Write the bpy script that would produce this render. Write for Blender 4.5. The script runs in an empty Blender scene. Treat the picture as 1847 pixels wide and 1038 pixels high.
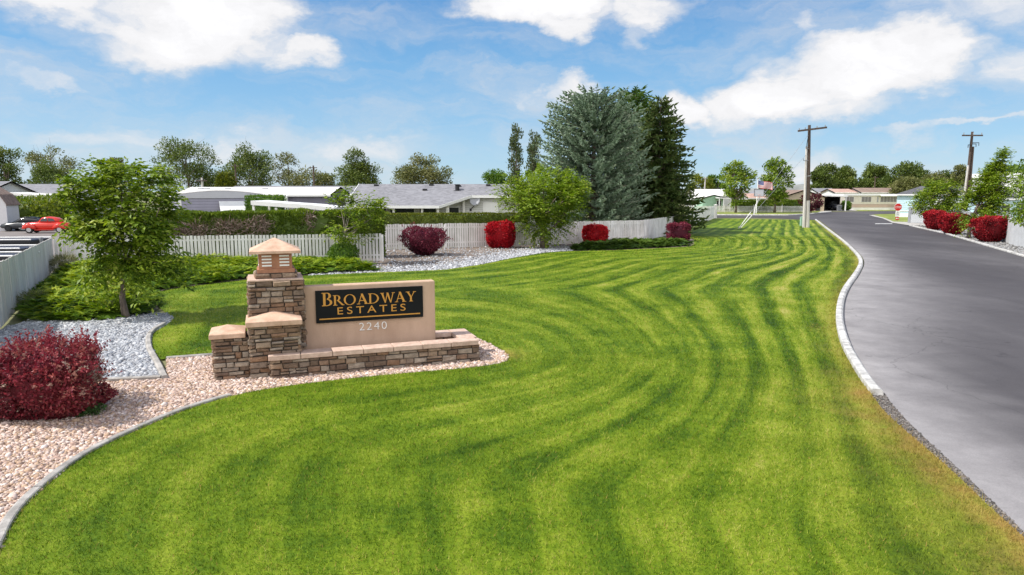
import bpy, bmesh, math, random
import numpy as np
from mathutils import Vector, Matrix

SC = bpy.context.scene
COL = SC.collection
R = math.radians

# ------------------------------------------------------------------ camera
CAM_H = 4.1
FPX = 1231.0
PITCH = math.atan(174.0 / FPX)
cam_d = bpy.data.cameras.new("camera")
cam_d.sensor_width = 36.0
cam_d.lens = FPX / 1847.0 * 36.0
cam_d.clip_start = 0.1
cam_d.clip_end = 6000.0
cam = bpy.data.objects.new("camera", cam_d)
COL.objects.link(cam)
cam.location = (0, 0, CAM_H)
cam.rotation_euler = (math.pi / 2 - PITCH, 0, 0)
SC.camera = cam

# ------------------------------------------------------------------ light
SUN_EL = R(50.0)
SUN_AZ_BACK = R(11.0)                    # how far the sun stands behind the camera's left
sx, sy = -math.cos(SUN_AZ_BACK), -math.sin(SUN_AZ_BACK)
SUN_DIR = Vector((sx * math.cos(SUN_EL), sy * math.cos(SUN_EL), math.sin(SUN_EL)))
sun_d = bpy.data.lights.new("sun", 'SUN')
sun_d.energy = 4.2
sun_d.angle = R(0.6)
sun_d.color = (1.0, 0.955, 0.88)
sun = bpy.data.objects.new("sun", sun_d)
COL.objects.link(sun)
sun.rotation_euler = SUN_DIR.to_track_quat('Z', 'Y').to_euler()
sun.location = SUN_DIR * 60

SC.view_settings.view_transform = 'Standard'
SC.view_settings.look = 'None'
SC.view_settings.gamma = 1.0
SC.view_settings.use_curve_mapping = False
SC.view_settings.exposure = 0.4

world = bpy.data.worlds.new("World")
SC.world = world
world.use_nodes = True


def build_world():
    nt = world.node_tree
    nt.nodes.clear()
    N = nt.nodes.new
    L = nt.links.new

    def math_(op, a, b=None, c=None):
        n = N('ShaderNodeMath'); n.operation = op
        for i, v in enumerate((a, b, c)):
            if v is None: continue
            if isinstance(v, (int, float)): n.inputs[i].default_value = v
            else: L(v, n.inputs[i])
        return n.outputs[0]

    def vmath(op, a, b=None):
        n = N('ShaderNodeVectorMath'); n.operation = op
        for i, v in enumerate((a, b)):
            if v is None: continue
            if isinstance(v, (tuple, list)): n.inputs[i].default_value = v
            else: L(v, n.inputs[i])
        return n

    sky = N('ShaderNodeTexSky')
    sky.sky_type = 'NISHITA'
    sky.sun_disc = False
    sky.sun_elevation = SUN_EL
    sky.sun_rotation = math.atan2(sx, sy)
    sky.altitude = 300
    sky.air_density = 1.0
    sky.dust_density = 0.3
    sky.ozone_density = 2.5
    hs = N('ShaderNodeHueSaturation')
    hs.inputs['Saturation'].default_value = 1.1
    hs.inputs['Value'].default_value = 0.8
    L(sky.outputs[0], hs.inputs['Color'])

    tc = N('ShaderNodeTexCoord')
    sep = N('ShaderNodeSeparateXYZ')
    L(tc.outputs['Generated'], sep.inputs[0])
    az = math_('ARCTAN2', sep.outputs[0], sep.outputs[1])
    el = math_('ARCSINE', sep.outputs[2])
    # clear blue air over the town: pale at the horizon, deep overhead
    grd = N('ShaderNodeValToRGB')
    cols = [(0.0, (2.15, 3.35, 4.35)), (.05, (1.55, 2.85, 4.2)), (.11, (.95, 2.3, 3.95)), (.20, (.34, 1.32, 3.2)), (.30, (.20, .98, 2.65)), (1.0, (.12, .5, 1.5))]
    while len(grd.color_ramp.elements) < len(cols): grd.color_ramp.elements.new(.5)
    for e_, (p_, c_) in zip(grd.color_ramp.elements, cols): e_.position = p_; e_.color = (c_[0], c_[1], c_[2], 1)
    mel = N('ShaderNodeMapRange'); mel.inputs['From Max'].default_value = math.pi / 2
    L(el, mel.inputs['Value']); L(mel.outputs[0], grd.inputs[0])
    base = N('ShaderNodeMix'); base.data_type = 'RGBA'; base.inputs[0].default_value = .8
    L(hs.outputs[0], base.inputs[6]); L(grd.outputs[0], base.inputs[7])
    comb = N('ShaderNodeCombineXYZ')
    L(az, comb.inputs[0]); L(el, comb.inputs[1])
    # warp the lookup so that the edges of the clouds billow
    wn = N('ShaderNodeTexNoise'); wn.inputs['Scale'].default_value = 7.0
    wn.inputs['Detail'].default_value = 7.0; wn.inputs['Roughness'].default_value = 0.6
    L(vmath('MULTIPLY', comb.outputs[0], (1, 1.7, 1)).outputs[0], wn.inputs['Vector'])
    woff = vmath('MULTIPLY', vmath('SUBTRACT', wn.outputs['Color'], (.5, .5, .5)).outputs[0], (.20, .12, 0)).outputs[0]
    p = vmath('ADD', comb.outputs[0], woff).outputs[0]
    # (azimuth deg, elevation deg, half widths deg, weight): the cumulus seen that day
    blobs = [(-24.2, 12.6, 9.0, 5.2, 1.0), (-20.0, 14.6, 5.2, 3.2, .8), (-32.5, 13.0, 4.8, 3.0, .85), (-27.5, 10.2, 7.5, 2.4, .6),
             (-16.6, 10.8, 3.6, 2.2, .75), (-34.5, 7.3, 4.0, 1.3, .5), (1.5, 15.4, 8.5, 2.7, 1.15), (4.6, 13.9, 3.2, 2.5, .9),
             (10.4, 14.8, 6.5, 2.3, .75), (10.6, 12.6, 2.2, 2.0, .45), (4.2, 8.3, 2.9, 2.1, .75), (1.6, 7.4, 1.9, 1.4, .5), (13.2, 6.6, 3.2, 2.4, .95),
             (26.6, 8.4, 8.6, 3.2, 1.0), (23.0, 6.6, 10.0, 2.8, .85), (30.0, 9.8, 6.2, 2.5, .85), (18.0, 6.3, 5.0, 2.6, .85),
             (19.2, 9.7, 3.6, 1.8, .4), (22.4, 11.5, 2.2, 2.2, .5), (25.2, 14.9, 7.0, 1.6, .7), (32.2, 13.0, 8.0, 2.8, .62), (37, 9.0, 5.5, 3.2, .6),
             (29.6, 3.9, 2.8, 0.9, .5), (33.4, 4.4, 5.5, 0.45, .55), (22.5, 2.1, 6.5, 1.9, .6),
             (-28, 3.8, 14.0, 1.9, .46), (-14, 3.4, 14.0, 2.0, .50), (-22, 1.2, 20.0, 2.0, .42),
             (-60, 18, 16, 7, .9), (60, 20, 18, 8, .9), (-20, 34, 18, 9, .9), (25, 38, 20, 9, .8), (150, 30, 30, 12, .9), (-120, 35, 30, 12, .5),
             (95, 30, 20, 10, .8), (178, 15, 20, 8, .8)]
    acc = None
    for (a, e, ra, re, w) in blobs:
        d = vmath('SUBTRACT', p, (R(a), R(e), 0)).outputs[0]
        d = vmath('MULTIPLY', d, (1 / R(ra), 1 / R(re), 0)).outputs[0]
        ln = vmath('LENGTH', d).outputs[1]
        mr = N('ShaderNodeMapRange'); mr.interpolation_type = 'SMOOTHSTEP'
        mr.inputs['From Min'].default_value = 1.15; mr.inputs['From Max'].default_value = 0.15
        mr.inputs['To Min'].default_value = 0.0; mr.inputs['To Max'].default_value = w
        L(ln, mr.inputs['Value'])
        acc = mr.outputs[0] if acc is None else math_('MAXIMUM', math_('MULTIPLY_ADD', mr.outputs[0], 0.35, acc), mr.outputs[0])
    n2 = N('ShaderNodeTexNoise'); n2.inputs['Scale'].default_value = 13.0
    n2.inputs['Detail'].default_value = 9.0; n2.inputs['Roughness'].default_value = 0.58
    L(vmath('MULTIPLY', p, (1, 2.0, 1)).outputs[0], n2.inputs['Vector'])
    wisp = N('ShaderNodeTexNoise'); wisp.inputs['Scale'].default_value = 3.2
    wisp.inputs['Detail'].default_value = 8.0; wisp.inputs['Roughness'].default_value = 0.62
    L(vmath('MULTIPLY', p, (1, 3.6, 1)).outputs[0], wisp.inputs['Vector'])
    veil = N('ShaderNodeMapRange'); veil.interpolation_type = 'SMOOTHSTEP'
    veil.inputs['From Min'].default_value = .38; veil.inputs['From Max'].default_value = .78
    veil.inputs['To Max'].default_value = .74
    L(wisp.outputs[0], veil.inputs['Value'])
    dens = math_('MULTIPLY', acc, math_('MULTIPLY_ADD', n2.outputs[0], 1.7, .25))
    cov = N('ShaderNodeMapRange'); cov.interpolation_type = 'SMOOTHSTEP'
    cov.inputs['From Min'].default_value = .07; cov.inputs['From Max'].default_value = .94
    L(dens, cov.inputs['Value'])
    cover = math_('MAXIMUM', cov.outputs[0], veil.outputs[0])
    cover = math_('MINIMUM', cover, .97)
    ramp = N('ShaderNodeMapRange')
    ramp.inputs['From Min'].default_value = .3; ramp.inputs['From Max'].default_value = 1.3
    ramp.inputs['To Min'].default_value = 3.9; ramp.inputs['To Max'].default_value = 5.3
    L(dens, ramp.inputs['Value'])
    # added unseen cloud bank behind the viewer, brightened as fill for front faces
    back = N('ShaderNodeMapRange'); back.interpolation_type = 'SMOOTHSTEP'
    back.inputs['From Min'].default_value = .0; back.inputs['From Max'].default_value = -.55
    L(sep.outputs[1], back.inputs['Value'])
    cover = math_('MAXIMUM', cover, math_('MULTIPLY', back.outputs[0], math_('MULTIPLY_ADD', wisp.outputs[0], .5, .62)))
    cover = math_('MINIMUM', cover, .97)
    bank_fill = math_('MULTIPLY_ADD', back.outputs[0], 1.15, 1.0)
    rampv = math_('MULTIPLY', ramp.outputs[0], bank_fill)
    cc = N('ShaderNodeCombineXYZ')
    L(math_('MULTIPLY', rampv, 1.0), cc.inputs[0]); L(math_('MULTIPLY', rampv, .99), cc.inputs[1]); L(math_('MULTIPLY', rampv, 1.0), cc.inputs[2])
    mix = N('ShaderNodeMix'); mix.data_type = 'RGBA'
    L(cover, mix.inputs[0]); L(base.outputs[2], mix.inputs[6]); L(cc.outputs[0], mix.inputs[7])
    bg = N('ShaderNodeBackground')
    bg.inputs['Strength'].default_value = 0.15
    L(mix.outputs[2], bg.inputs['Color'])
    out = N('ShaderNodeOutputWorld')
    L(bg.outputs[0], out.inputs['Surface'])


build_world()

# ------------------------------------------------------------------ helpers: projection
CP, SP = math.cos(PITCH), math.sin(PITCH)


def ray(px, py):
    a = (px - 923.5) / FPX
    b = (519.0 - py) / FPX
    return (a, CP + b * SP, -SP + b * CP)


def G(px, py, z=0.0):
    """ground point (at height z) where that detail of the survey photo stands"""
    d = ray(px, py)
    t = (z - CAM_H) / d[2]
    return (d[0] * t, d[1] * t)


def AT(px, py, Y):
    d = ray(px, py)
    t = Y / d[1]
    return Vector((d[0] * t, Y, CAM_H + d[2] * t))


def XW(px, Y):
    return (px - 923.5) / FPX * (Y * CP + .3)


# ------------------------------------------------------------------ helpers: objects
def tag(o, label=None, cat=None, group=None, kind=None):
    if label: o['label'] = label
    if cat: o['category'] = cat
    if group: o['group'] = group
    if kind: o['kind'] = kind
    return o


def thing(name, label, cat, loc=(0, 0, 0), rz=0.0, group=None):
    o = bpy.data.objects.new(name, None)
    o.empty_display_size = .2
    COL.objects.link(o)
    o.location = loc
    o.rotation_euler = (0, 0, rz)
    return tag(o, label, cat, group)


def link_mesh(name, me, mats, parent=None):
    o = bpy.data.objects.new(name, me)
    for m in (mats if isinstance(mats, (list, tuple)) else [mats]):
        me.materials.append(m)
    COL.objects.link(o)
    if parent is not None: o.parent = parent
    return o


def np_mesh(name, V, F, mats, parent=None, attrs=None, cols=None, smooth=False):
    """V (n,3) float, F (m,k) int with k = 3 or 4"""
    V = np.asarray(V, np.float32); F = np.asarray(F, np.int32)
    me = bpy.data.meshes.new(name)
    k = F.shape[1]
    me.vertices.add(len(V)); me.vertices.foreach_set('co', V.ravel())
    me.loops.add(F.size); me.loops.foreach_set('vertex_index', F.ravel())
    me.polygons.add(len(F)); me.polygons.foreach_set('loop_start', np.arange(0, F.size, k, dtype=np.int32))
    if smooth: me.polygons.foreach_set('use_smooth', np.ones(len(F), bool))
    me.update(calc_edges=True)
    for kx, a in (attrs or {}).items():
        at = me.attributes.new(kx, 'FLOAT', 'POINT')
        at.data.foreach_set('value', np.asarray(a, np.float32))
    if cols is not None:
        at = me.attributes.new('col', 'FLOAT_COLOR', 'POINT')
        c4 = np.ones((len(V), 4), np.float32); c4[:, :3] = cols
        at.data.foreach_set('color', c4.ravel())
    return link_mesh(name, me, mats, parent)


class MB:
    """collects faces, builds ONE mesh object"""
    def __init__(s):
        s.v = []; s.f = []; s.c = []

    def add(s, vs, fs, c=None):
        b = len(s.v)
        s.v += [tuple(p) for p in vs]
        s.f += [tuple(i + b for i in f) for f in fs]
        s.c += [c or (1, 1, 1)] * len(vs)
        return s

    def box(s, x0, x1, y0, y1, z0, z1, M=None, c=None):
        P = [(x0, y0, z0), (x1, y0, z0), (x1, y1, z0), (x0, y1, z0), (x0, y0, z1), (x1, y0, z1), (x1, y1, z1), (x0, y1, z1)]
        if M: P = [M @ Vector(p) for p in P]
        return s.add(P, [(0, 3, 2, 1), (4, 5, 6, 7), (0, 1, 5, 4), (1, 2, 6, 5), (2, 3, 7, 6), (3, 0, 4, 7)], c)

    def prism(s, pts, ext, c=None):
        n = len(pts); e = Vector(ext)
        a = [Vector(p) for p in pts]; b = [p + e for p in a]
        fs = [tuple(range(n - 1, -1, -1)), tuple(range(n, 2 * n))]
        fs += [(i, (i + 1) % n, n + (i + 1) % n, n + i) for i in range(n)]
        return s.add(a + b, fs, c)

    def tube(s, pts, rad, sides=8, cap=True):
        pts = [Vector(p) for p in pts]
        if isinstance(rad, (int, float)): rad = [rad] * len(pts)
        vs = []; fs = []
        for i, p in enumerate(pts):
            t = (pts[min(i + 1, len(pts) - 1)] - pts[max(i - 1, 0)]).normalized()
            u = t.cross(Vector((0, 0, 1)) if abs(t.z) < .95 else Vector((0, 1, 0))).normalized()
            w = t.cross(u)
            for k in range(sides):
                a = 2 * math.pi * k / sides
                vs.append(p + (u * math.cos(a) + w * math.sin(a)) * rad[i])
        for i in range(len(pts) - 1):
            for k in range(sides):
                k2 = (k + 1) % sides
                fs.append((i * sides + k, i * sides + k2, (i + 1) * sides + k2, (i + 1) * sides + k))
        if cap:
            fs.append(tuple(range(sides)))
            fs.append(tuple(range(len(pts) * sides - 1, (len(pts) - 1) * sides - 1, -1)))
        return s.add(vs, fs)

    def build(s, name, mat, parent=None, smooth=False, col=False, bevel=0.0):
        me = bpy.data.meshes.new(name)
        me.from_pydata(s.v, [], s.f)
        bm = bmesh.new(); bm.from_mesh(me)
        if not col: bmesh.ops.recalc_face_normals(bm, faces=bm.faces)
        bm.to_mesh(me); bm.free()
        if col:
            at = me.attributes.new('col', 'FLOAT_COLOR', 'POINT')
            c4 = np.ones((len(s.v), 4), np.float32); c4[:, :3] = np.array(s.c, np.float32)
            at.data.foreach_set('color', c4.ravel())
        if smooth:
            me.polygons.foreach_set('use_smooth', np.ones(len(me.polygons), bool))
        me.update()
        o = link_mesh(name, me, mat, parent)
        if bevel:
            b = o.modifiers.new('bevel', 'BEVEL'); b.width = bevel; b.segments = 2; b.limit_method = 'ANGLE'
        return o


def sheet(name, pts, z, mat, kind='structure', attrs=None):
    """flat ground polygon through world points"""
    me = bpy.data.meshes.new(name)
    bm = bmesh.new()
    vs = [bm.verts.new((p[0], p[1], z)) for p in pts]
    f = bm.faces.new(vs)
    f.normal_update()
    if f.normal.z < 0: f.normal_flip()
    bmesh.ops.triangulate(bm, faces=[f])
    bm.to_mesh(me); bm.free()
    o = link_mesh(name, me, mat)
    o['kind'] = kind
    return o


def inside(px, py, poly):
    c = np.zeros(px.shape, bool)
    n = len(poly)
    for i in range(n):
        x0, y0 = poly[i][:2]; x1, y1 = poly[(i + 1) % n][:2]
        if y0 == y1: continue
        m = ((y0 > py) != (y1 > py)) & (px < (x1 - x0) * (py - y0) / (y1 - y0) + x0)
        c ^= m
    return c


def pl_dist(px, py, pl):
    d = np.full(px.shape, 1e9)
    for (x0, y0), (x1, y1) in zip(pl[:-1], pl[1:]):
        dx, dy = x1 - x0, y1 - y0
        t = np.clip(((px - x0) * dx + (py - y0) * dy) / (dx * dx + dy * dy + 1e-12), 0, 1)
        d = np.minimum(d, np.hypot(px - x0 - t * dx, py - y0 - t * dy))
    return d


def smooth_pl(pts, it=2, closed=False):
    for _ in range(it):
        q = [] if closed else [pts[0]]
        n = len(pts)
        for i in range(n if closed else n - 1):
            a = pts[i]; b = pts[(i + 1) % n]
            q.append((a[0] * .75 + b[0] * .25, a[1] * .75 + b[1] * .25))
            q.append((a[0] * .25 + b[0] * .75, a[1] * .25 + b[1] * .75))
        if not closed: q.append(pts[-1])
        pts = q
    return pts


# ------------------------------------------------------------------ materials
def new_mat(name):
    m = bpy.data.materials.new(name); m.use_nodes = True
    nt = m.node_tree
    return m, nt, nt.nodes['Principled BSDF']


def rgba(c): return (c[0], c[1], c[2], 1)


def pmat(name, c, rough=.75, var=.18, scale=4.0, bump=0.0, bscale=60.0, metal=0.0, c2=None, stretch=(1, 1, 1), spec=.35, dirt=0.0):
    """plain surface with two scales of wear in its own colour"""
    m, nt, b = new_mat(name)
    N, L = nt.nodes.new, nt.links.new
    b.inputs['Roughness'].default_value = rough
    b.inputs['Metallic'].default_value = metal
    b.inputs['Specular IOR Level'].default_value = spec
    tc = N('ShaderNodeTexCoord')
    mp = N('ShaderNodeMapping'); mp.inputs['Scale'].default_value = stretch
    L(tc.outputs['Object'], mp.inputs[0])
    n1 = N('ShaderNodeTexNoise'); n1.inputs['Scale'].default_value = scale; n1.inputs['Detail'].default_value = 8; n1.inputs['Roughness'].default_value = .65
    L(mp.outputs[0], n1.inputs['Vector'])
    rp = N('ShaderNodeValToRGB')
    lo = tuple(x * (1 - var) for x in c); hi = tuple(min(1, x * (1 + var)) for x in (c2 or c))
    rp.color_ramp.elements[0].position = .3; rp.color_ramp.elements[1].position = .7
    rp.color_ramp.elements[0].color = rgba(lo); rp.color_ramp.elements[1].color = rgba(hi)
    L(n1.outputs[0], rp.inputs[0])
    L(rp.outputs[0], b.inputs['Base Color'])
    if bump:
        n2 = N('ShaderNodeTexNoise'); n2.inputs['Scale'].default_value = bscale; n2.inputs['Detail'].default_value = 5
        L(mp.outputs[0], n2.inputs['Vector'])
        bp = N('ShaderNodeBump'); bp.inputs['Strength'].default_value = bump; bp.inputs['Distance'].default_value = .02
        L(n2.outputs[0], bp.inputs['Height']); L(bp.outputs[0], b.inputs['Normal'])
    return m


def leaf_mat(name, cols, trans=.3, rough=.5, spec=.3):
    m, nt, b = new_mat(name)
    N, L = nt.nodes.new, nt.links.new
    at = N('ShaderNodeAttribute'); at.attribute_name = 'var'
    rp = N('ShaderNodeValToRGB')
    els = rp.color_ramp.elements
    while len(els) < len(cols): els.new(.5)
    for i, c in enumerate(cols):
        els[i].position = i / (len(cols) - 1); els[i].color = rgba(c)
    L(at.outputs['Fac'], rp.inputs[0]); L(rp.outputs[0], b.inputs['Base Color'])
    b.inputs['Roughness'].default_value = rough
    b.inputs['Specular IOR Level'].default_value = spec
    tr = N('ShaderNodeBsdfTranslucent')
    hs = N('ShaderNodeHueSaturation'); hs.inputs['Value'].default_value = 1.25; hs.inputs['Saturation'].default_value = 1.1
    L(rp.outputs[0], hs.inputs['Color']); L(hs.outputs[0], tr.inputs['Color'])
    mx = N('ShaderNodeMixShader'); mx.inputs[0].default_value = trans
    L(b.outputs[0], mx.inputs[1]); L(tr.outputs[0], mx.inputs[2])
    L(mx.outputs[0], nt.nodes['Material Output'].inputs['Surface'])
    return m


def col_mat(name, rough=.85, bump=.4, bscale=40.0, var=.25, nscale=14.0):
    """stone whose colour differs from stone to stone"""
    m, nt, b = new_mat(name)
    N, L = nt.nodes.new, nt.links.new
    at = N('ShaderNodeAttribute'); at.attribute_name = 'col'
    tc = N('ShaderNodeTexCoord')
    n1 = N('ShaderNodeTexNoise'); n1.inputs['Scale'].default_value = nscale; n1.inputs['Detail'].default_value = 7; n1.inputs['Roughness'].default_value = .7
    L(tc.outputs['Object'], n1.inputs['Vector'])
    mr = N('ShaderNodeMapRange'); mr.inputs['From Min'].default_value = .25; mr.inputs['From Max'].default_value = .75
    mr.inputs['To Min'].default_value = 1 - var; mr.inputs['To Max'].default_value = 1 + var
    L(n1.outputs[0], mr.inputs[0])
    vm = N('ShaderNodeVectorMath'); vm.operation = 'SCALE'
    L(at.outputs['Color'], vm.inputs[0]); L(mr.outputs[0], vm.inputs['Scale'])
    L(vm.outputs[0], b.inputs['Base Color'])
    b.inputs['Roughness'].default_value = rough; b.inputs['Specular IOR Level'].default_value = .25
    if bump:
        n2 = N('ShaderNodeTexNoise'); n2.inputs['Scale'].default_value = bscale; n2.inputs['Detail'].default_value = 6
        L(tc.outputs['Object'], n2.inputs['Vector'])
        bp = N('ShaderNodeBump'); bp.inputs['Strength'].default_value = bump; bp.inputs['Distance'].default_value = .02
        L(n2.outputs[0], bp.inputs['Height']); L(bp.outputs[0], b.inputs['Normal'])
    return m


def siding_mat(name, c, pitch=.2, depth=.35, axis='Z', var=.06):
    """lap siding or metal ribs: a saw of bump along one axis"""
    m, nt, b = new_mat(name)
    N, L = nt.nodes.new, nt.links.new
    tc = N('ShaderNodeTexCoord'); sp = N('ShaderNodeSeparateXYZ'); L(tc.outputs['Object'], sp.inputs[0])
    dv = N('ShaderNodeMath'); dv.operation = 'DIVIDE'; dv.inputs[1].default_value = pitch
    L(sp.outputs[axis], dv.inputs[0])
    fr = N('ShaderNodeMath'); fr.operation = 'FRACT'; L(dv.outputs[0], fr.inputs[0])
    bp = N('ShaderNodeBump'); bp.inputs['Strength'].default_value = depth; bp.inputs['Distance'].default_value = .05; bp.invert = True
    L(fr.outputs[0], bp.inputs['Height']); L(bp.outputs[0], b.inputs['Normal'])
    n1 = N('ShaderNodeTexNoise'); n1.inputs['Scale'].default_value = 1.2; n1.inputs['Detail'].default_value = 8
    L(tc.outputs['Object'], n1.inputs['Vector'])
    rp = N('ShaderNodeValToRGB'); rp.color_ramp.elements[0].position = .3; rp.color_ramp.elements[1].position = .7
    rp.color_ramp.elements[0].color = rgba([x * (1 - var * 2) for x in c]); rp.color_ramp.elements[1].color = rgba([min(1, x * (1 + var)) for x in c])
    L(n1.outputs[0], rp.inputs[0])
    # the lap's joint: a thin darker line
    lt = N('ShaderNodeMath'); lt.operation = 'LESS_THAN'; lt.inputs[1].default_value = .12; L(fr.outputs[0], lt.inputs[0])
    mx = N('ShaderNodeMix'); mx.data_type = 'RGBA'; L(lt.outputs[0], mx.inputs[0]); L(rp.outputs[0], mx.inputs[6])
    mx.inputs[7].default_value = rgba([x * .6 for x in c])
    L(mx.outputs[2], b.inputs['Base Color'])
    b.inputs['Roughness'].default_value = .55
    return m


def shingle_mat(name, c1, c2, sx=.9, sz=.16):
    m, nt, b = new_mat(name)
    N, L = nt.nodes.new, nt.links.new
    tc = N('ShaderNodeTexCoord'); mp = N('ShaderNodeMapping'); mp.inputs['Scale'].default_value = (2.2, 3.2, 3.2)
    L(tc.outputs['Object'], mp.inputs[0])
    vo = N('ShaderNodeTexVoronoi'); vo.inputs['Scale'].default_value = 1.6; L(mp.outputs[0], vo.inputs['Vector'])
    n1 = N('ShaderNodeTexNoise'); n1.inputs['Scale'].default_value = .35; n1.inputs['Detail'].default_value = 6; L(tc.outputs['Object'], n1.inputs['Vector'])
    sp = N('ShaderNodeSeparateColor'); L(vo.outputs['Color'], sp.inputs[0])
    ad = N('ShaderNodeMath'); ad.operation = 'MULTIPLY_ADD'; ad.inputs[1].default_value = .6
    L(sp.outputs[0], ad.inputs[0]); L(n1.outputs[0], ad.inputs[2])
    rp = N('ShaderNodeValToRGB'); rp.color_ramp.elements[0].position = .35; rp.color_ramp.elements[1].position = 1.0
    rp.color_ramp.elements[0].color = rgba(c1); rp.color_ramp.elements[1].color = rgba(c2)
    L(ad.outputs[0], rp.inputs[0]); L(rp.outputs[0], b.inputs['Base Color'])
    b.inputs['Roughness'].default_value = .9; b.inputs['Specular IOR Level'].default_value = .2
    return m


M = {}
M['fence'] = pmat('fence_paint', (.68, .65, .615), .8, .14, 1.6, .15, 30, stretch=(1, 1, .5), c2=(.74, .73, .72))
M['fence_worn'] = pmat('worn_fence_paint', (.64, .60, .56), .85, .16, .9, .2, 30, stretch=(1.2, 1.2, .3), c2=(.68, .66, .63))
M['white'] = pmat('white_paint', (.80, .80, .79), .5, .06, 2)
M['offwhite'] = pmat('off_white_paint', (.72, .71, .68), .6, .08, 2)
M['stucco'] = pmat('tan_stucco', (.53, .355, .25), .92, .06, 1.1, .5, 90, c2=(.61, .425, .31), stretch=(1.6, 1.6, .55))
M['cap'] = pmat('salmon_concrete_cap', (.52, .33, .225), .85, .15, 4, .4, 60, c2=(.63, .43, .32))
M['copper'] = pmat('terracotta_paint', (.34, .15, .085), .65, .12, 6, c2=(.40, .195, .115))
M['coping'] = pmat('coping_stone', (.50, .345, .265), .85, .14, 7, .5, 45, c2=(.58, .43, .35))
M['stone'] = col_mat('stacked_stone', .9, .9, 26, .42, 9)
M['mortar'] = pmat('dark_mortar', (.05, .04, .035), .95, .2, 8)
M['panel'] = pmat('black_sign_panel', (.006, .007, .009), .5, .4, 1.5, spec=.2)
M['gold'] = pmat('gold_letter_paint', (.60, .29, .055), .45, .06, 9)
M['steel'] = pmat('brushed_number_metal', (.84, .82, .79), .4, .06, 9)
M['concrete'] = pmat('kerb_concrete', (.40, .39, .37), .9, .32, 3.5, .5, 60, c2=(.56, .55, .53))
M['edging'] = pmat('edging_concrete', (.27, .255, .235), .9, .3, 3, .4, 60, c2=(.37, .35, .325))
M['bark'] = pmat('grey_brown_bark', (.12, .09, .07), .95, .4, 9, .6, 30, stretch=(1, 1, .3), c2=(.2, .16, .13))
M['bark_pale'] = pmat('pale_bark', (.25, .21, .18), .95, .3, 9, .6, 30, stretch=(1, 1, .3))
M['pole'] = pmat('creosote_pole_wood', (.065, .045, .035), .9, .3, 6, .4, 30, stretch=(1, 1, .15), c2=(.11, .08, .065))
M['pole_grey'] = pmat('weathered_pole_paint', (.55, .52, .49), .9, .2, 4, .3, 30, stretch=(1, 1, .2))
M['metal'] = pmat('grey_metal', (.35, .36, .38), .45, .1, 5, metal=.5)
M['dark'] = pmat('dark_metal', (.02, .02, .022), .5, .2, 4)
M['rubber'] = pmat('tyre_rubber', (.018, .018, .018), .85, .2, 8)
M['glass'] = pmat('dark_window_glass', (.03, .033, .037), .12, .3, 2, spec=.7)
M['curtain'] = pmat('curtained_window', (.22, .20, .19), .35, .3, 2.5, stretch=(6, 6, .2), spec=.5)
M['shingle'] = shingle_mat('grey_shingles', (.165, .165, .18), (.255, .255, .275))
M['shingle_dark'] = shingle_mat('charcoal_shingles', (.06, .06, .07), (.13, .13, .14))
M['shingle_brown'] = shingle_mat('brown_shingles', (.17, .12, .10), (.30, .22, .18))
M['shingle_pink'] = shingle_mat('faded_red_shingles', (.36, .22, .18), (.50, .34, .28))
M['metalroof'] = pmat('white_metal_roof', (.74, .71, .66), .6, .08, .8, c2=(.8, .77, .73))
M['lav'] = siding_mat('lavender_lap_siding', (.30, .29, .37), .22, .5)
M['lav_flat'] = pmat('lavender_board', (.20, .19, .25), .6, .1, 1)
M['wsiding'] = siding_mat('white_lap_siding', (.62, .62, .60), .2, .4)
M['cream'] = siding_mat('cream_ribbed_siding', (.78, .72, .62), .3, .15, 'X', .03)
M['pinkband'] = pmat('salmon_siding', (.48, .36, .30), .6, .06, 2)
M['tan'] = siding_mat('tan_lap_siding', (.58, .47, .33), .3, .3)
M['blue'] = siding_mat('pale_blue_siding', (.52, .70, .78), .3, .12, 'Z', .03)
M['mint'] = siding_mat('mint_siding', (.38, .60, .44), .2, .2)
M['greygreen'] = siding_mat('grey_green_siding', (.20, .23, .22), .2, .3)
M['greywall'] = pmat('grey_block_wall', (.50, .51, .52), .85, .12, 1.5, .2, 40)
M['gate'] = siding_mat('grey_gate_panel', (.30, .31, .33), .12, .3, 'X')
M['asphalt_lot'] = pmat('lot_asphalt', (.20, .18, .17), .95, .2, .7, .3, 90)
M['paving'] = pmat('pavement_concrete', (.42, .40, .37), .9, .15, .8, .2, 60)

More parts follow.
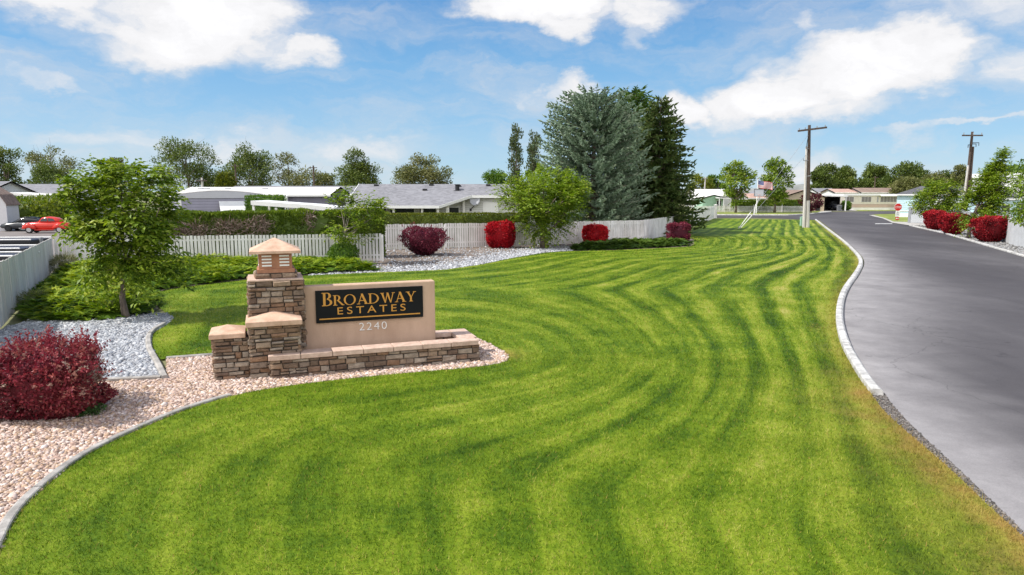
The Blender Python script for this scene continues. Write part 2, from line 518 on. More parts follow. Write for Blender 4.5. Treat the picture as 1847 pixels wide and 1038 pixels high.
# ------------------------------------------------------------------ ground, lawn, road, beds
def grass_material():
    m, nt, b = new_mat('mown_grass')
    N, L = nt.nodes.new, nt.links.new

    def mth(op, a, b2=None, c=None):
        n = N('ShaderNodeMath'); n.operation = op
        for i, v in enumerate((a, b2, c)):
            if v is None: continue
            if isinstance(v, (int, float)): n.inputs[i].default_value = v
            else: L(v, n.inputs[i])
        return n.outputs[0]

    def attr(k):
        n = N('ShaderNodeAttribute'); n.attribute_name = k
        return n.outputs['Fac']
    geo = N('ShaderNodeNewGeometry')

    def noise(scale, det, rough=.55, st=(1, 1, 1)):
        mp = N('ShaderNodeMapping'); mp.inputs['Scale'].default_value = st
        L(geo.outputs['Position'], mp.inputs[0])
        n = N('ShaderNodeTexNoise'); n.inputs['Scale'].default_value = scale
        n.inputs['Detail'].default_value = det; n.inputs['Roughness'].default_value = rough
        L(mp.outputs[0], n.inputs['Vector'])
        return n.outputs[0]
    u = attr('u')
    nw = noise(.22, 4)
    ph = mth('MULTIPLY_ADD', nw, .55, u)
    s1 = mth('SINE', mth('MULTIPLY', ph, 2 * math.pi))
    s2 = mth('SINE', mth('MULTIPLY_ADD', ph, 4.1 * math.pi, 1.0))
    st = mth('MULTIPLY_ADD', s2, .22, mth('MAXIMUM', mth('MINIMUM', mth('MULTIPLY', s1, 1.7), 1.0), -1.0))
    amp = mth('MAXIMUM', mth('MULTIPLY_ADD', noise(.19, 4, .6), 1.9, -.42), .08)
    amp = mth('MULTIPLY', amp, attr('amp'))
    mid = mth('SUBTRACT', noise(.55, 10, .68), .5)
    fine = mth('SUBTRACT', noise(9.0, 6, .7), .5)
    big = mth('SUBTRACT', noise(.11, 4), .5)
    t = mth('MULTIPLY_ADD', mth('MULTIPLY', st, amp), .25, .49)
    t = mth('MULTIPLY_ADD', mid, 1.25, t)
    t = mth('MULTIPLY_ADD', fine, .7, t)
    t = mth('MULTIPLY_ADD', big, .35, t)
    # brushed streaks along the mower's path
    cx = N('ShaderNodeCombineXYZ'); L(mth('MULTIPLY', u, 3.4), cx.inputs[0])
    ps = N('ShaderNodeSeparateXYZ'); L(geo.outputs['Position'], ps.inputs[0]); L(mth('MULTIPLY', ps.outputs[1], .16), cx.inputs[1]); L(mth('MULTIPLY', ps.outputs[0], .16), cx.inputs[2])
    nst = N('ShaderNodeTexNoise'); nst.inputs['Scale'].default_value = 1.0; nst.inputs['Detail'].default_value = 4; nst.inputs['Roughness'].default_value = .6
    L(cx.outputs[0], nst.inputs['Vector'])
    t = mth('MULTIPLY_ADD', mth('MULTIPLY', mth('SUBTRACT', nst.outputs[0], .5), mth('MULTIPLY_ADD', attr('amp'), .7, .3)), 1.2, t)
    t = mth('MULTIPLY_ADD', mth('SUBTRACT', attr('rnd'), .5), .75, t)
    rp = N('ShaderNodeValToRGB')
    cols = [(0.0, (.036, .085, .004)), (.25, (.085, .162, .006)), (.48, (.165, .255, .010)), (.72, (.285, .362, .026)), (1.0, (.48, .45, .12))]
    els = rp.color_ramp.elements
    while len(els) < len(cols): els.new(.5)
    for e, (p, c) in zip(els, cols): e.position = p; e.color = rgba(c)
    L(t, rp.inputs[0])
    dryn = mth('MULTIPLY', attr('dry'), mth('MULTIPLY_ADD', noise(1.6, 6, .7), 2.6, -.55))
    dryc = N('ShaderNodeClamp'); L(dryn, dryc.inputs[0])
    mx = N('ShaderNodeMix'); mx.data_type = 'RGBA'
    L(dryc.outputs[0], mx.inputs[0]); L(rp.outputs[0], mx.inputs[6]); mx.inputs[7].default_value = rgba((.40, .27, .075))
    L(mx.outputs[2], b.inputs['Base Color'])
    b.inputs['Roughness'].default_value = .6; b.inputs['Specular IOR Level'].default_value = .18
    n2 = N('ShaderNodeTexNoise'); n2.inputs['Scale'].default_value = 22; n2.inputs['Detail'].default_value = 6
    L(geo.outputs['Position'], n2.inputs['Vector'])
    bp = N('ShaderNodeBump'); bp.inputs['Strength'].default_value = .6; bp.inputs['Distance'].default_value = .05
    L(n2.outputs[0], bp.inputs['Height']); L(bp.outputs[0], b.inputs['Normal'])
    tr = N('ShaderNodeBsdfTranslucent'); L(mx.outputs[2], tr.inputs['Color'])
    ms = N('ShaderNodeMixShader'); ms.inputs[0].default_value = .25
    L(b.outputs[0], ms.inputs[1]); L(tr.outputs[0], ms.inputs[2])
    L(ms.outputs[0], nt.nodes['Material Output'].inputs['Surface'])
    return m


def road_material():
    m, nt, b = new_mat('road_asphalt')
    N, L = nt.nodes.new, nt.links.new
    geo = N('ShaderNodeNewGeometry')

    def noise(scale, det, rough, st=(1, 1, 1), rot=0):
        mp = N('ShaderNodeMapping'); mp.inputs['Scale'].default_value = st; mp.inputs['Rotation'].default_value = (0, 0, rot)
        L(geo.outputs['Position'], mp.inputs[0])
        n = N('ShaderNodeTexNoise'); n.inputs['Scale'].default_value = scale; n.inputs['Detail'].default_value = det
        n.inputs['Roughness'].default_value = rough; L(mp.outputs[0], n.inputs['Vector'])
        return n.outputs[0]

    def mth(op, a, b2=None, c=None):
        n = N('ShaderNodeMath'); n.operation = op
        for i, v in enumerate((a, b2, c)):
            if v is None: continue
            if isinstance(v, (int, float)): n.inputs[i].default_value = v
            else: L(v, n.inputs[i])
        return n.outputs[0]
    pat = noise(.16, 7, .6, (1, .45, 1), R(21))
    fine = noise(34, 8, .78)
    tar = noise(.9, 8, .7, (1, .35, 1), R(24))
    rp = N('ShaderNodeValToRGB')
    cols = [(.25, (.058, .053, .057)), (.5, (.075, .069, .073)), (.66, (.105, .098, .102)), (.82, (.16, .152, .157))]
    els = rp.color_ramp.elements
    while len(els) < 4: els.new(.5)
    for e, (p, c) in zip(els, cols): e.position = p; e.color = rgba(c)
    t = mth('MULTIPLY_ADD', mth('SUBTRACT', fine, .5), .42, pat)
    t = mth('MULTIPLY_ADD', mth('SUBTRACT', tar, .5), .22, t)
    L(t, rp.inputs[0])
    # pale silt that the gutter leaves on the asphalt, widest at the bend
    at = N('ShaderNodeAttribute'); at.attribute_name = 'silt'
    sl = mth('MULTIPLY', at.outputs['Fac'], mth('MULTIPLY_ADD', noise(.8, 8, .7), 1.5, .15))
    cl = N('ShaderNodeClamp'); L(sl, cl.inputs[0])
    mx = N('ShaderNodeMix'); mx.data_type = 'RGBA'
    L(cl.outputs[0], mx.inputs[0]); L(rp.outputs[0], mx.inputs[6]); mx.inputs[7].default_value = rgba((.30, .285, .285))
    # speckle of aggregate and a few tar cracks
    vo = N('ShaderNodeTexVoronoi'); vo.inputs['Scale'].default_value = 17; L(geo.outputs['Position'], vo.inputs['Vector'])
    sp = N('ShaderNodeMapRange'); sp.inputs['From Min'].default_value = .0; sp.inputs['From Max'].default_value = .12
    sp.inputs['To Min'].default_value = .8; sp.inputs['To Max'].default_value = 1; L(vo.outputs['Distance'], sp.inputs[0])
    vc = N('ShaderNodeTexVoronoi'); vc.feature = 'DISTANCE_TO_EDGE'; vc.inputs['Scale'].default_value = .17
    wv = N('ShaderNodeVectorMath'); wv.operation = 'ADD'
    nn = N('ShaderNodeTexNoise'); nn.inputs['Scale'].default_value = 1.0; nn.inputs['Detail'].default_value = 6
    L(geo.outputs['Position'], nn.inputs['Vector'])
    sc = N('ShaderNodeVectorMath'); sc.operation = 'SCALE'; sc.inputs['Scale'].default_value = 1.2; L(nn.outputs['Color'], sc.inputs[0])
    L(geo.outputs['Position'], wv.inputs[0]); L(sc.outputs[0], wv.inputs[1]); L(wv.outputs[0], vc.inputs['Vector'])
    cr = N('ShaderNodeMapRange'); cr.inputs['From Min'].default_value = 0; cr.inputs['From Max'].default_value = .004
    cr.inputs['To Min'].default_value = .7; cr.inputs['To Max'].default_value = 1; L(vc.outputs['Distance'], cr.inputs[0])
    vm = N('ShaderNodeVectorMath'); vm.operation = 'SCALE'
    agg = noise(48, 4, .85); oil = noise(.55, 9, .75)
    spots = N('ShaderNodeMapRange'); spots.inputs['From Min'].default_value = .66; spots.inputs['From Max'].default_value = .74
    spots.inputs['To Min'].default_value = 1.0; spots.inputs['To Max'].default_value = .78
    L(noise(2.3, 5, .6), spots.inputs['Value'])
    k_ = mth('MULTIPLY', mth('MULTIPLY_ADD', agg, .8, .62), mth('MULTIPLY_ADD', oil, .5, .75))
    k_ = mth('MULTIPLY', k_, spots.outputs[0])
    L(mx.outputs[2], vm.inputs[0]); L(mth('MULTIPLY', mth('MULTIPLY', sp.outputs[0], cr.outputs[0]), k_), vm.inputs['Scale'])
    L(vm.outputs[0], b.inputs['Base Color'])
    b.inputs['Roughness'].default_value = .82; b.inputs['Specular IOR Level'].default_value = .3
    bp = N('ShaderNodeBump'); bp.inputs['Strength'].default_value = .35; bp.inputs['Distance'].default_value = .01
    L(fine, bp.inputs['Height']); L(bp.outputs[0], b.inputs['Normal'])
    return m


def cut_sheet(name, pts, z, mat, step, fn):
    """polygon cut into a grid so that per-vertex values follow it"""
    bm = bmesh.new()
    vs = [bm.verts.new((p[0], p[1], z)) for p in pts]
    f = bm.faces.new(vs); f.normal_update()
    if f.normal.z < 0: f.normal_flip()
    bmesh.ops.triangulate(bm, faces=[f])
    xs = [p[0] for p in pts]; ys = [p[1] for p in pts]
    for ax, lo, hi in ((0, min(xs), max(xs)), (1, min(ys), max(ys))):
        k = lo + step
        while k < hi:
            no = (1, 0, 0) if ax == 0 else (0, 1, 0)
            co = (k, 0, 0) if ax == 0 else (0, k, 0)
            bmesh.ops.bisect_plane(bm, geom=bm.verts[:] + bm.edges[:] + bm.faces[:], plane_co=co, plane_no=no, dist=1e-5)
            k += step
    me = bpy.data.meshes.new(name); bm.to_mesh(me); bm.free()
    V = np.empty(len(me.vertices) * 3, np.float32); me.vertices.foreach_get('co', V); V = V.reshape(-1, 3)
    for k, a in fn(V[:, 0].astype(float), V[:, 1].astype(float)).items():
        at = me.attributes.new(k, 'FLOAT', 'POINT'); at.data.foreach_set('value', np.asarray(a, np.float32))
    o = link_mesh(name, me, mat); o['kind'] = 'structure'
    return o


GP = lambda L: [G(*p) for p in L]
# outlines as they run on the ground
near_edge = smooth_pl(GP([(-40, 1130), (-25, 1060), (0, 995), (30, 930), (80, 880), (150, 825), (230, 785), (330, 742), (430, 712), (520, 697), (640, 683), (760, 672), (850, 665), (905, 657), (922, 648), (905, 633), (882, 620), (860, 611)]), 2)
back_edge = GP([(800, 604), (700, 612), (560, 627), (385, 641), (300, 648)])
bulge_edge = smooth_pl(GP([(290, 650), (273, 628), (274, 602), (300, 588), (313, 575), (300, 566), (284, 553), (280, 540), (290, 526), (330, 519), (400, 511), (460, 504), (555, 498), (620, 495), (690, 492), (800, 488), (870, 478), (920, 467), (985, 456), (1030, 453.5), (1120, 452), (1245, 445.5)]), 2)
far_edge = GP([(1252, 441), (1252, 432), (1215, 424.5), (1288, 394.5)])
kerb_in = smooth_pl(GP([(1470, 397.5), (1490, 414), (1520, 437), (1543, 460), (1551, 475), (1541, 495), (1521, 520), (1510, 545), (1506, 580), (1514, 620), (1532, 655), (1553, 690), (1572, 714)]), 2)
bare_edge = smooth_pl(GP([(1572, 714), (1592, 742), (1648, 792), (1716, 850), (1793, 925), (1862, 985), (2010, 1130)]), 2)
lawn_poly = near_edge + back_edge + bulge_edge + far_edge + kerb_in + bare_edge
LEFT_PL = near_edge + back_edge + bulge_edge + far_edge
RIGHT_PL = kerb_in + bare_edge
# the mower cuts the bend of the kerb on a straighter line
PATH_PL = smooth_pl([kerb_in[0], G(1560, 468), G(1560, 600), G(1640, 760), G(1847, 975), bare_edge[-1]], 3)


def lawn_attrs(x, y):
    dl = pl_dist(x, y, LEFT_PL); dr = pl_dist(x, y, PATH_PL)
    yy = np.clip((y - 8) / 85, 0, 1)
    u = (10.5 + 4.5 * yy) * dr / (dl + dr + 1e-6)
    db = pl_dist(x, y, bare_edge); dk = pl_dist(x, y, kerb_in); tip = np.hypot(x - G(905, 640)[0], y - G(905, 640)[1])
    dry = np.exp(-(db / .42) ** 2) * .8 + .5 * np.exp(-(dk / .3) ** 2) + .7 * np.exp(-(tip / .5) ** 2) + .22 * np.exp(-(db / 1.6) ** 2)
    amp = np.clip(.60 + (y - 10) / 40, .55, 1.3) * (1.05 - .55 * np.clip((dr / (dl + dr + 1e-6) - .42) / .4, 0, 1))
    return dict(u=u, dry=dry, amp=amp, rnd=np.full(x.shape, .45))


M['grass'] = grass_material()
M['road'] = road_material()
M['ground'] = pmat('dry_turf_ground', (.13, .15, .05), .95, .35, .08, .3, 3, c2=(.20, .19, .10))
M['verge'] = pmat('verge_grass', (.15, .20, .03), .9, .3, .5, .4, 12, c2=(.24, .27, .06))
M['soil'] = pmat('bed_soil', (.14, .105, .08), .95, .3, 1.2, .5, 30, c2=(.22, .18, .15))
M['pinkbase'] = pmat('pink_gravel_bed', (.33, .25, .21), .95, .3, 9, .8, 40, c2=(.5, .4, .35))
M['greybase'] = pmat('grey_gravel_bed', (.20, .20, .21), .95, .3, 9, .8, 40, c2=(.36, .36, .37))
M['paint'] = pmat('road_marking_paint', (.6, .6, .58), .7, .25, 3)

sheet('ground', [(-2500, -300), (2500, -300), (2500, 3500), (-2500, 3500)], -.03, M['ground'])
cut_sheet('lawn', lawn_poly, .02, M['grass'], 1.0, lawn_attrs)

# the road and the cross street
road_left = [G(px + dx, py + dy) for px, py, dx, dy in ((1590, 706, 0, 0),)]
kerb_out_px = [(1477, 397.5), (1497, 412), (1528, 437), (1553, 460), (1561, 475), (1551, 496), (1532, 522), (1522, 548), (1519, 582), (1529, 622), (1550, 658), (1571, 687), (1592, 707)]
kerb_out = smooth_pl(GP(kerb_out_px), 2)
road_bare = smooth_pl(GP([(1592, 707), (1616, 740), (1668, 792), (1740, 858), (1815, 930), (1847, 962), (2000, 1130)]), 2)
road_far = GP([(1380, 393.2), (1288, 393), (1150, 393), (1150, 388.6), (1288, 388.6), (1420, 388.9), (1455, 387), (1500, 382.6), (1560, 381.6), (1640, 381.2), (1720, 381.0), (1720, 384.6), (1640, 385.2), (1580, 386.3), (1567, 388.6), (1575, 391), (1592, 394.8), (1609, 402.5), (1640, 408)])
road_right = GP([(1640, 408), (1702, 422), (1847, 464.5)])
dxr = (road_right[-1][0] - road_right[0][0], road_right[-1][1] - road_right[0][1])
road_right += [(road_right[-1][0] + dxr[0] * k, road_right[-1][1] + dxr[1] * k) for k in (.3, .62, .95)]
rr_end = road_right[-1]
road_poly = list(reversed(road_bare)) + list(reversed(kerb_out)) + road_far + road_right + [(rr_end[0] - 2, 2.0)]


def road_attrs(x, y):
    d = pl_dist(x, y, kerb_out + road_bare)
    w = 1.2 + 1.5 * np.exp(-((y - 27) / 9.0) ** 2)
    return dict(silt=np.clip(.95 * np.exp(-(d / w) ** 2), 0, 1) * (1 - np.clip((y - 45) / 25, 0, .85)))


cut_sheet('road', road_poly, .012, M['road'], 1.5, road_attrs)
sheet('stop_line', GP([(1579, 403.7), (1609, 403.7), (1610, 404.6), (1578, 404.6)]), .018, M['paint'])
sheet('gravel_shoulder', road_bare + list(reversed(bare_edge)), .006, M['soil'])

# garden beds
pink_poly = near_edge + GP([(800, 600), (700, 606), (560, 622), (385, 641), (300, 648), (303, 684), (200, 690), (60, 692), (-60, 700), (-220, 760), (-300, 900), (-300, 1130)])
sheet('pink_gravel', pink_poly, .004, M['pinkbase'])
grey_poly = GP([(303, 684), (285, 650), (273, 628), (274, 602), (300, 588), (313, 575), (300, 566), (230, 568), (130, 578), (60, 578), (8, 592), (-60, 640), (-60, 694), (60, 692), (200, 690)])
sheet('grey_gravel', grey_poly, .0, M['greybase'])
far_bed = GP([(555, 498), (620, 495), (690, 492), (800, 488), (870, 478), (920, 467), (985, 456), (1030, 453), (1120, 452), (1245, 445.5), (1250, 430), (1160, 434), (968, 442), (803, 447), (620, 453), (600, 470)])
sheet('fence_bed', far_bed, .0, M['soil'])
jun_poly = GP([(36, 572), (60, 580), (130, 583), (215, 578), (268, 570), (286, 556), (280, 540), (290, 525), (330, 518), (400, 510), (460, 503), (555, 497), (620, 493), (690, 490), (640, 478), (480, 468), (330, 470), (170, 482), (112, 492), (80, 515), (48, 545)])
sheet('juniper_bed', [(p[0], p[1]) for p in jun_poly], .006, M['soil'])
sheet('parking_lot', GP([(-260, 640), (-20, 600), (98, 487), (310, 470), (310, 414), (180, 408), (60, 404), (-300, 404)]), -.01, M['asphalt_lot'])
sheet('street_verge', GP([(1150, 387.2), (1288, 387.2), (1420, 387.4), (1452, 385.8), (1500, 381.8), (1500, 379.4), (1440, 380.8), (1288, 382.2), (1150, 382.2)]), .008, M['verge'])
sheet('front_yard', GP([(1545, 380.8), (1640, 380.3), (1740, 380.2), (1740, 375.0), (1500, 375.6), (1530, 379)]), .004, M['verge'])
sheet('corner_verge', GP([(1575, 388.6), (1585, 387.0), (1640, 386.0), (1640, 401.0), (1612, 400.5), (1597, 394.2)]), .008, M['verge'])
sheet('driveway', GP([(1475, 383.5), (1500, 381.2), (1548, 380.9), (1530, 377.2), (1494, 377.2), (1484, 380.8)]), .012, M['paving'])
sheet('pavement', GP([(1567, 388.4), (1575, 388.4), (1597, 394.2), (1612, 400.5), (1640, 401.2), (1700, 405), (1700, 409), (1642, 407.6), (1609, 402.3), (1592, 394.6), (1575, 390.8)]), .03, M['paving'])
wall_e = [G(1704, 404), G(1760, 420), G(1822, 439.5), G(1847, 446.5)]
ex = (wall_e[-1][0] - wall_e[0][0], wall_e[-1][1] - wall_e[0][1])
wall_e_end = (wall_e[-1][0] + ex[0] * .55, wall_e[-1][1] + ex[1] * .55)
side_bed = [(p[0] + .2, p[1]) for p in GP([(1641, 407), (1702, 421), (1847, 463)])]
side_bed += [(side_bed[-1][0] + dxr[0] * .6, side_bed[-1][1] + dxr[1] * .6), wall_e_end] + list(reversed(wall_e))
sheet('roadside_gravel', side_bed, .004, M['greybase'])


def kerb_strip(name, pl, w, h, mat, side=1, gap=3.0, z0=-.02, kind='structure'):
    """concrete strip of rounded section along a line, cast in lengths with joints"""
    mb = MB()
    # resample
    P = [Vector((p[0], p[1], 0)) for p in pl]
    out = [P[0]]; step = .25
    for a, b in zip(P[:-1], P[1:]):
        L_ = (b - a).length; n = max(1, int(L_ / step))
        out += [a.lerp(b, (k + 1) / n) for k in range(n)]
    acc = 0; cur = []; runs = []
    for i, p in enumerate(out):
        cur.append(i)
        if i: acc += (out[i] - out[i - 1]).length
        if acc > gap:
            runs.append(cur); cur = [i]; acc = 0
    if len(cur) > 1: runs.append(cur)
    rnd = random.Random(5)
    prof = [(0, z0), (0, h * .82), (w * .12, h), (w * .75, h), (w, h * .72), (w * 1.08, z0)]
    for run in runs:
        dz = rnd.uniform(-.008, .008)
        vs = []; fs = []
        m = len(run)
        for j, i in enumerate(run):
            t = (out[min(i + 1, len(out) - 1)] - out[max(i - 1, 0)]).normalized()
            nrm = Vector((t.y, -t.x, 0)) * side
            p = out[i] + (t * .012 if j == 0 else (-t * .012 if j == m - 1 else t * 0))
            for (a, zz) in prof: vs.append(p + nrm * a + Vector((0, 0, zz + (dz if zz > 0 else 0))))
        k = len(prof)
        for j in range(m - 1):
            for q in range(k - 1): fs.append((j * k + q, j * k + q + 1, (j + 1) * k + q + 1, (j + 1) * k + q))
        fs.append(tuple(range(k))); fs.append(tuple(range((m - 1) * k, m * k))[::-1])
        mb.add(vs, fs)
    o = mb.build(name, mat)
    o['kind'] = kind
    return o


kerb_strip('kerb', kerb_in, .21, .15, M['concrete'], side=-1)
kerb_strip('kerb', [(a[0], a[1]) for a in road_right], .30, .11, M['concrete'], side=-1)
kerb_strip('kerb', GP([(1150, 388.3), (1288, 388.3), (1420, 388.6), (1455, 386.8), (1497, 382.4)]), .35, .13, M['concrete'], side=1)
kerb_strip('lawn_edging', near_edge[:34], .13, .06, M['edging'], side=-1, gap=1.6)
kerb_strip('lawn_edging', GP([(386, 641.5), (300, 648)]), .12, .07, M['edging'], side=-1, gap=1.6)
kerb_strip('lawn_edging', smooth_pl(GP([(303, 684), (287, 652), (272, 628), (273, 602), (300, 587)]), 2), .13, .09, M['edging'], side=-1, gap=1.6)
kerb_strip('lawn_edging', GP([(290, 686), (200, 690.5), (110, 692)]), .14, .09, M['edging'], side=1, gap=1.6)


# loose stones
ICO_V = []
g_ = (1 + 5 ** .5) / 2
ICO_V = np.array([(-1, g_, 0), (1, g_, 0), (-1, -g_, 0), (1, -g_, 0), (0, -1, g_), (0, 1, g_), (0, -1, -g_), (0, 1, -g_), (g_, 0, -1), (g_, 0, 1), (-g_, 0, -1), (-g_, 0, 1)]) / math.hypot(1, g_)
ICO_F = np.array([(0, 11, 5), (0, 5, 1), (0, 1, 7), (0, 7, 10), (0, 10, 11), (1, 5, 9), (5, 11, 4), (11, 10, 2), (10, 7, 6), (7, 1, 8), (3, 9, 4), (3, 4, 2), (3, 2, 6), (3, 6, 8), (3, 8, 9), (4, 9, 5), (2, 4, 11), (6, 2, 10), (8, 6, 7), (9, 8, 1)])


def sample_poly(poly, n, rng):
    xs = np.array([p[0] for p in poly]); ys = np.array([p[1] for p in poly])
    x = rng.uniform(xs.min(), xs.max(), n * 3); y = rng.uniform(ys.min(), ys.max(), n * 3)
    k = inside(x, y, poly)
    return x[k], y[k]


def stones(name, x, y, size, pal, seed, label, z=0.0):
    rng = np.random.default_rng(seed)
    n = len(x)
    s = size * rng.lognormal(0, .32, n)
    sc = np.stack([s * rng.uniform(.8, 1.35, n), s * rng.uniform(.65, 1.0, n), s * rng.uniform(.42, .75, n)], 1)
    V = ICO_V[None] * (1 + rng.uniform(-.22, .22, (n, 12, 1)))
    V = V * sc[:, None, :]
    a = rng.uniform(0, 2 * np.pi, n); til = rng.uniform(-.45, .45, n)
    ct, st_ = np.cos(til)[:, None], np.sin(til)[:, None]
    vx = V[..., 0] * ct + V[..., 2] * st_; vz = -V[..., 0] * st_ + V[..., 2] * ct; vy = V[..., 1]
    ca, sa = np.cos(a)[:, None], np.sin(a)[:, None]
    X = vx * ca - vy * sa + x[:, None]; Y = vx * sa + vy * ca + y[:, None]
    Z = vz + z + (s * .35)[:, None]
    P = np.stack([X, Y, Z], -1).reshape(-1, 3)
    F = (ICO_F[None] + 12 * np.arange(n)[:, None, None]).reshape(-1, 3)
    pal = np.array(pal)
    c = pal[rng.integers(0, len(pal), n)] * rng.uniform(.82, 1.12, (n, 1))
    o = np_mesh(name, P, F, M['pebble'], cols=np.repeat(np.clip(c, 0, 1), 12, 0))
    tag(o, label, 'gravel', kind='stuff')
    return o


M['pebble'] = col_mat('pebbles', .85, 0, var=.12, nscale=50)
PINK = [(.61, .475, .41), (.53, .385, .315), (.42, .295, .24), (.70, .60, .545), (.49, .35, .24), (.58, .455, .37), (.34, .24, .195), (.63, .51, .45), (.46, .32, .22)]
GREY = [(.36, .38, .41), (.47, .49, .52), (.24, .25, .27), (.58, .59, .61), (.40, .40, .41), (.30, .31, .34)]
rng0 = np.random.default_rng(3)
pk = [p for p in pink_poly]
x, y = sample_poly(pk, 90000, rng0)
keep = (y > 4.5) & (x > -17)
x, y = x[keep], y[keep]
nmax = int(min(len(x), 76000)); x, y = x[:nmax], y[:nmax]
stones('pink_gravel', x, y, .025, PINK, 7, 'pink and tan gravel spread round the stone sign', .004)
x, y = sample_poly(grey_poly, 26000, rng0)
stones('grey_gravel', x, y, .030, GREY, 8, 'blue grey gravel beside the juniper bed and red bush')
x, y = sample_poly(far_bed, 42000, rng0)
dl = pl_dist(x, y, bulge_edge)
kp = (rng0.uniform(0, 1, len(x)) < .85 * np.exp(-(dl / 2.2) ** 2) + .05) & (x < G(1035, 455)[0])
x, y = x[kp], y[kp]
stones('grey_gravel', x, y, .045, [(.45, .46, .49), (.36, .37, .39), (.55, .56, .58), (.28, .28, .29)], 9, 'pale grey gravel band between the lawn and the picket fence')
x, y = sample_poly(side_bed, 9000, rng0)
stones('grey_gravel', x, y, .055, [(.22, .21, .20), (.30, .29, .28), (.38, .37, .36), (.16, .155, .15)], 10, 'dark grey gravel strip along the road under the clipped red bushes')
x, y = sample_poly(road_bare + list(reversed(bare_edge)), 9000, rng0)
kp = (y > 4.5); x, y = x[kp][:6000], y[kp][:6000]
stones('gravel', x, y, .014, [(.15, .135, .125), (.22, .20, .185), (.09, .085, .08)], 12, 'fine dark grit where the lawn meets the asphalt without a kerb', .006)


# grass blades
def grass_blades():
    rng = np.random.default_rng(11)
    xs, ys, hs, ws = [], [], [], []
    bands = [(6.2, 11, 1700, .044, .0085), (11, 17, 900, .045, .012), (17, 26, 420, .045, .017), (26, 40, 170, .048, .024), (40, 62, 60, .055, .040)]
    for y0, y1, dens, h, w in bands:
        wx0, wx1 = -.80 * y1 - 2, .86 * y1 + 2
        n = int((wx1 - wx0) * (y1 - y0) * dens)
        x = rng.uniform(wx0, wx1, n); y = rng.uniform(y0, y1, n)
        k = (np.abs(x) < .84 * y + 2) & inside(x, y, lawn_poly)
        x, y = x[k], y[k]
        xs.append(x); ys.append(y); hs.append(np.full(len(x), h)); ws.append(np.full(len(x), w))
    x = np.concatenate(xs); y = np.concatenate(ys); h = np.concatenate(hs); w = np.concatenate(ws)
    n = len(x)
    h = h * rng.uniform(.55, 1.35, n)
    at = lawn_attrs(x, y)
    # unmown tufts along the bare edge of the road
    tuft = np.exp(-(pl_dist(x, y, bare_edge) / .35) ** 2) + .6 * np.exp(-(pl_dist(x, y, kerb_in) / .2) ** 2) + .5 * np.exp(-(pl_dist(x, y, near_edge) / .15) ** 2)
    h = h * (1 + 1.0 * tuft * rng.uniform(.2, 1, n))
    a = rng.uniform(0, 2 * np.pi, n)
    lean = rng.uniform(.2, 1.1, n)
    la = rng.uniform(0, 2 * np.pi, n)
    B = np.stack([x, y, np.full(n, .018)], 1)
    wd = np.stack([np.cos(a), np.sin(a), np.zeros(n)], 1) * (w * rng.uniform(.6, 1.3, n))[:, None] * .5
    tip = B + np.stack([np.cos(la) * lean * h, np.sin(la) * lean * h, h], 1)
    V = np.stack([B - wd, B + wd, tip], 1).reshape(-1, 3)
    F = np.arange(n * 3).reshape(-1, 3)
    rnd = rng.uniform(0, 1, n)
    attrs = {k: np.repeat(v, 3) for k, v in at.items()}
    attrs['rnd'] = np.repeat(rnd, 3)
    attrs['dry'] = attrs['dry'] + np.repeat((rng.uniform(0, 1, n) < .035) * 1.3, 3)
    o = np_mesh('lawn_grass', V, F, M['grass'], attrs=attrs)
    tag(o, 'short mown grass blades of the striped entrance lawn', 'grass', kind='stuff')


grass_blades()

# ------------------------------------------------------------------ entrance sign
SIGN_O = (-5.27, 14.6)
SIGN_A = R(20)


def stone_face(mb, P0, u, W, H, rng, over=.035, tall=(.068, .145)):
    """courses of split stone on one face, standing a little proud of the core"""
    u = Vector(u).normalized(); n = Vector((u.y, -u.x, 0)); P0 = Vector(P0)
    pal = [(.24, .155, .105), (.29, .195, .13), (.20, .14, .10), (.33, .24, .17), (.25, .185, .14), (.33, .265, .21), (.165, .11, .08), (.29, .175, .11), (.38, .31, .245)]
    z = 0
    while z < H - .02:
        h = rng.uniform(*tall)
        if H - z - h < .05: h = H - z
        x = -over
        while x < W + over - .01:
            l = rng.uniform(.12, .42)
            if W + over - x - l < .1: l = W + over - x
            parts = [(x, l, z, h)]
            if h > .13 and rng.random() < .3: parts = [(x, l, z, h * .5), (x, l, z + h * .5, h * .5)]
            for (xx, ll, zz, hh) in parts:
                d = rng.uniform(.018, .065); g = .009; b = min(.020, hh * .26)
                j = lambda: rng.uniform(-.011, .011)
                vs = []
                for (dx, dz, dd) in ((g, g, -.03), (ll - g, g, -.03), (ll - g, hh - g, -.03), (g, hh - g, -.03)):
                    vs.append(P0 + u * (xx + dx) + Vector((0, 0, zz + dz)) + n * dd)
                for (dx, dz) in ((g, g), (ll - g, g), (ll - g, hh - g), (g, hh - g)):
                    vs.append(P0 + u * (xx + dx + j()) + Vector((0, 0, zz + dz + j())) + n * (d - b))
                for (dx, dz) in ((g + b, g + b), (ll - g - b, g + b), (ll - g - b, hh - g - b), (g + b, hh - g - b)):
                    vs.append(P0 + u * (xx + dx + j()) + Vector((0, 0, zz + dz + j())) + n * (d + j() * 1.5))
                fs = [(8, 9, 10, 11)]
                for k in range(4):
                    k2 = (k + 1) % 4
                    fs += [(k, k2, 4 + k2, 4 + k), (4 + k, 4 + k2, 8 + k2, 8 + k)]
                c = pal[rng.randrange(len(pal))]; v = rng.uniform(.72, 1.0)
                mb.add(vs, fs, tuple(q * v for q in c))
            x += l
        z += h


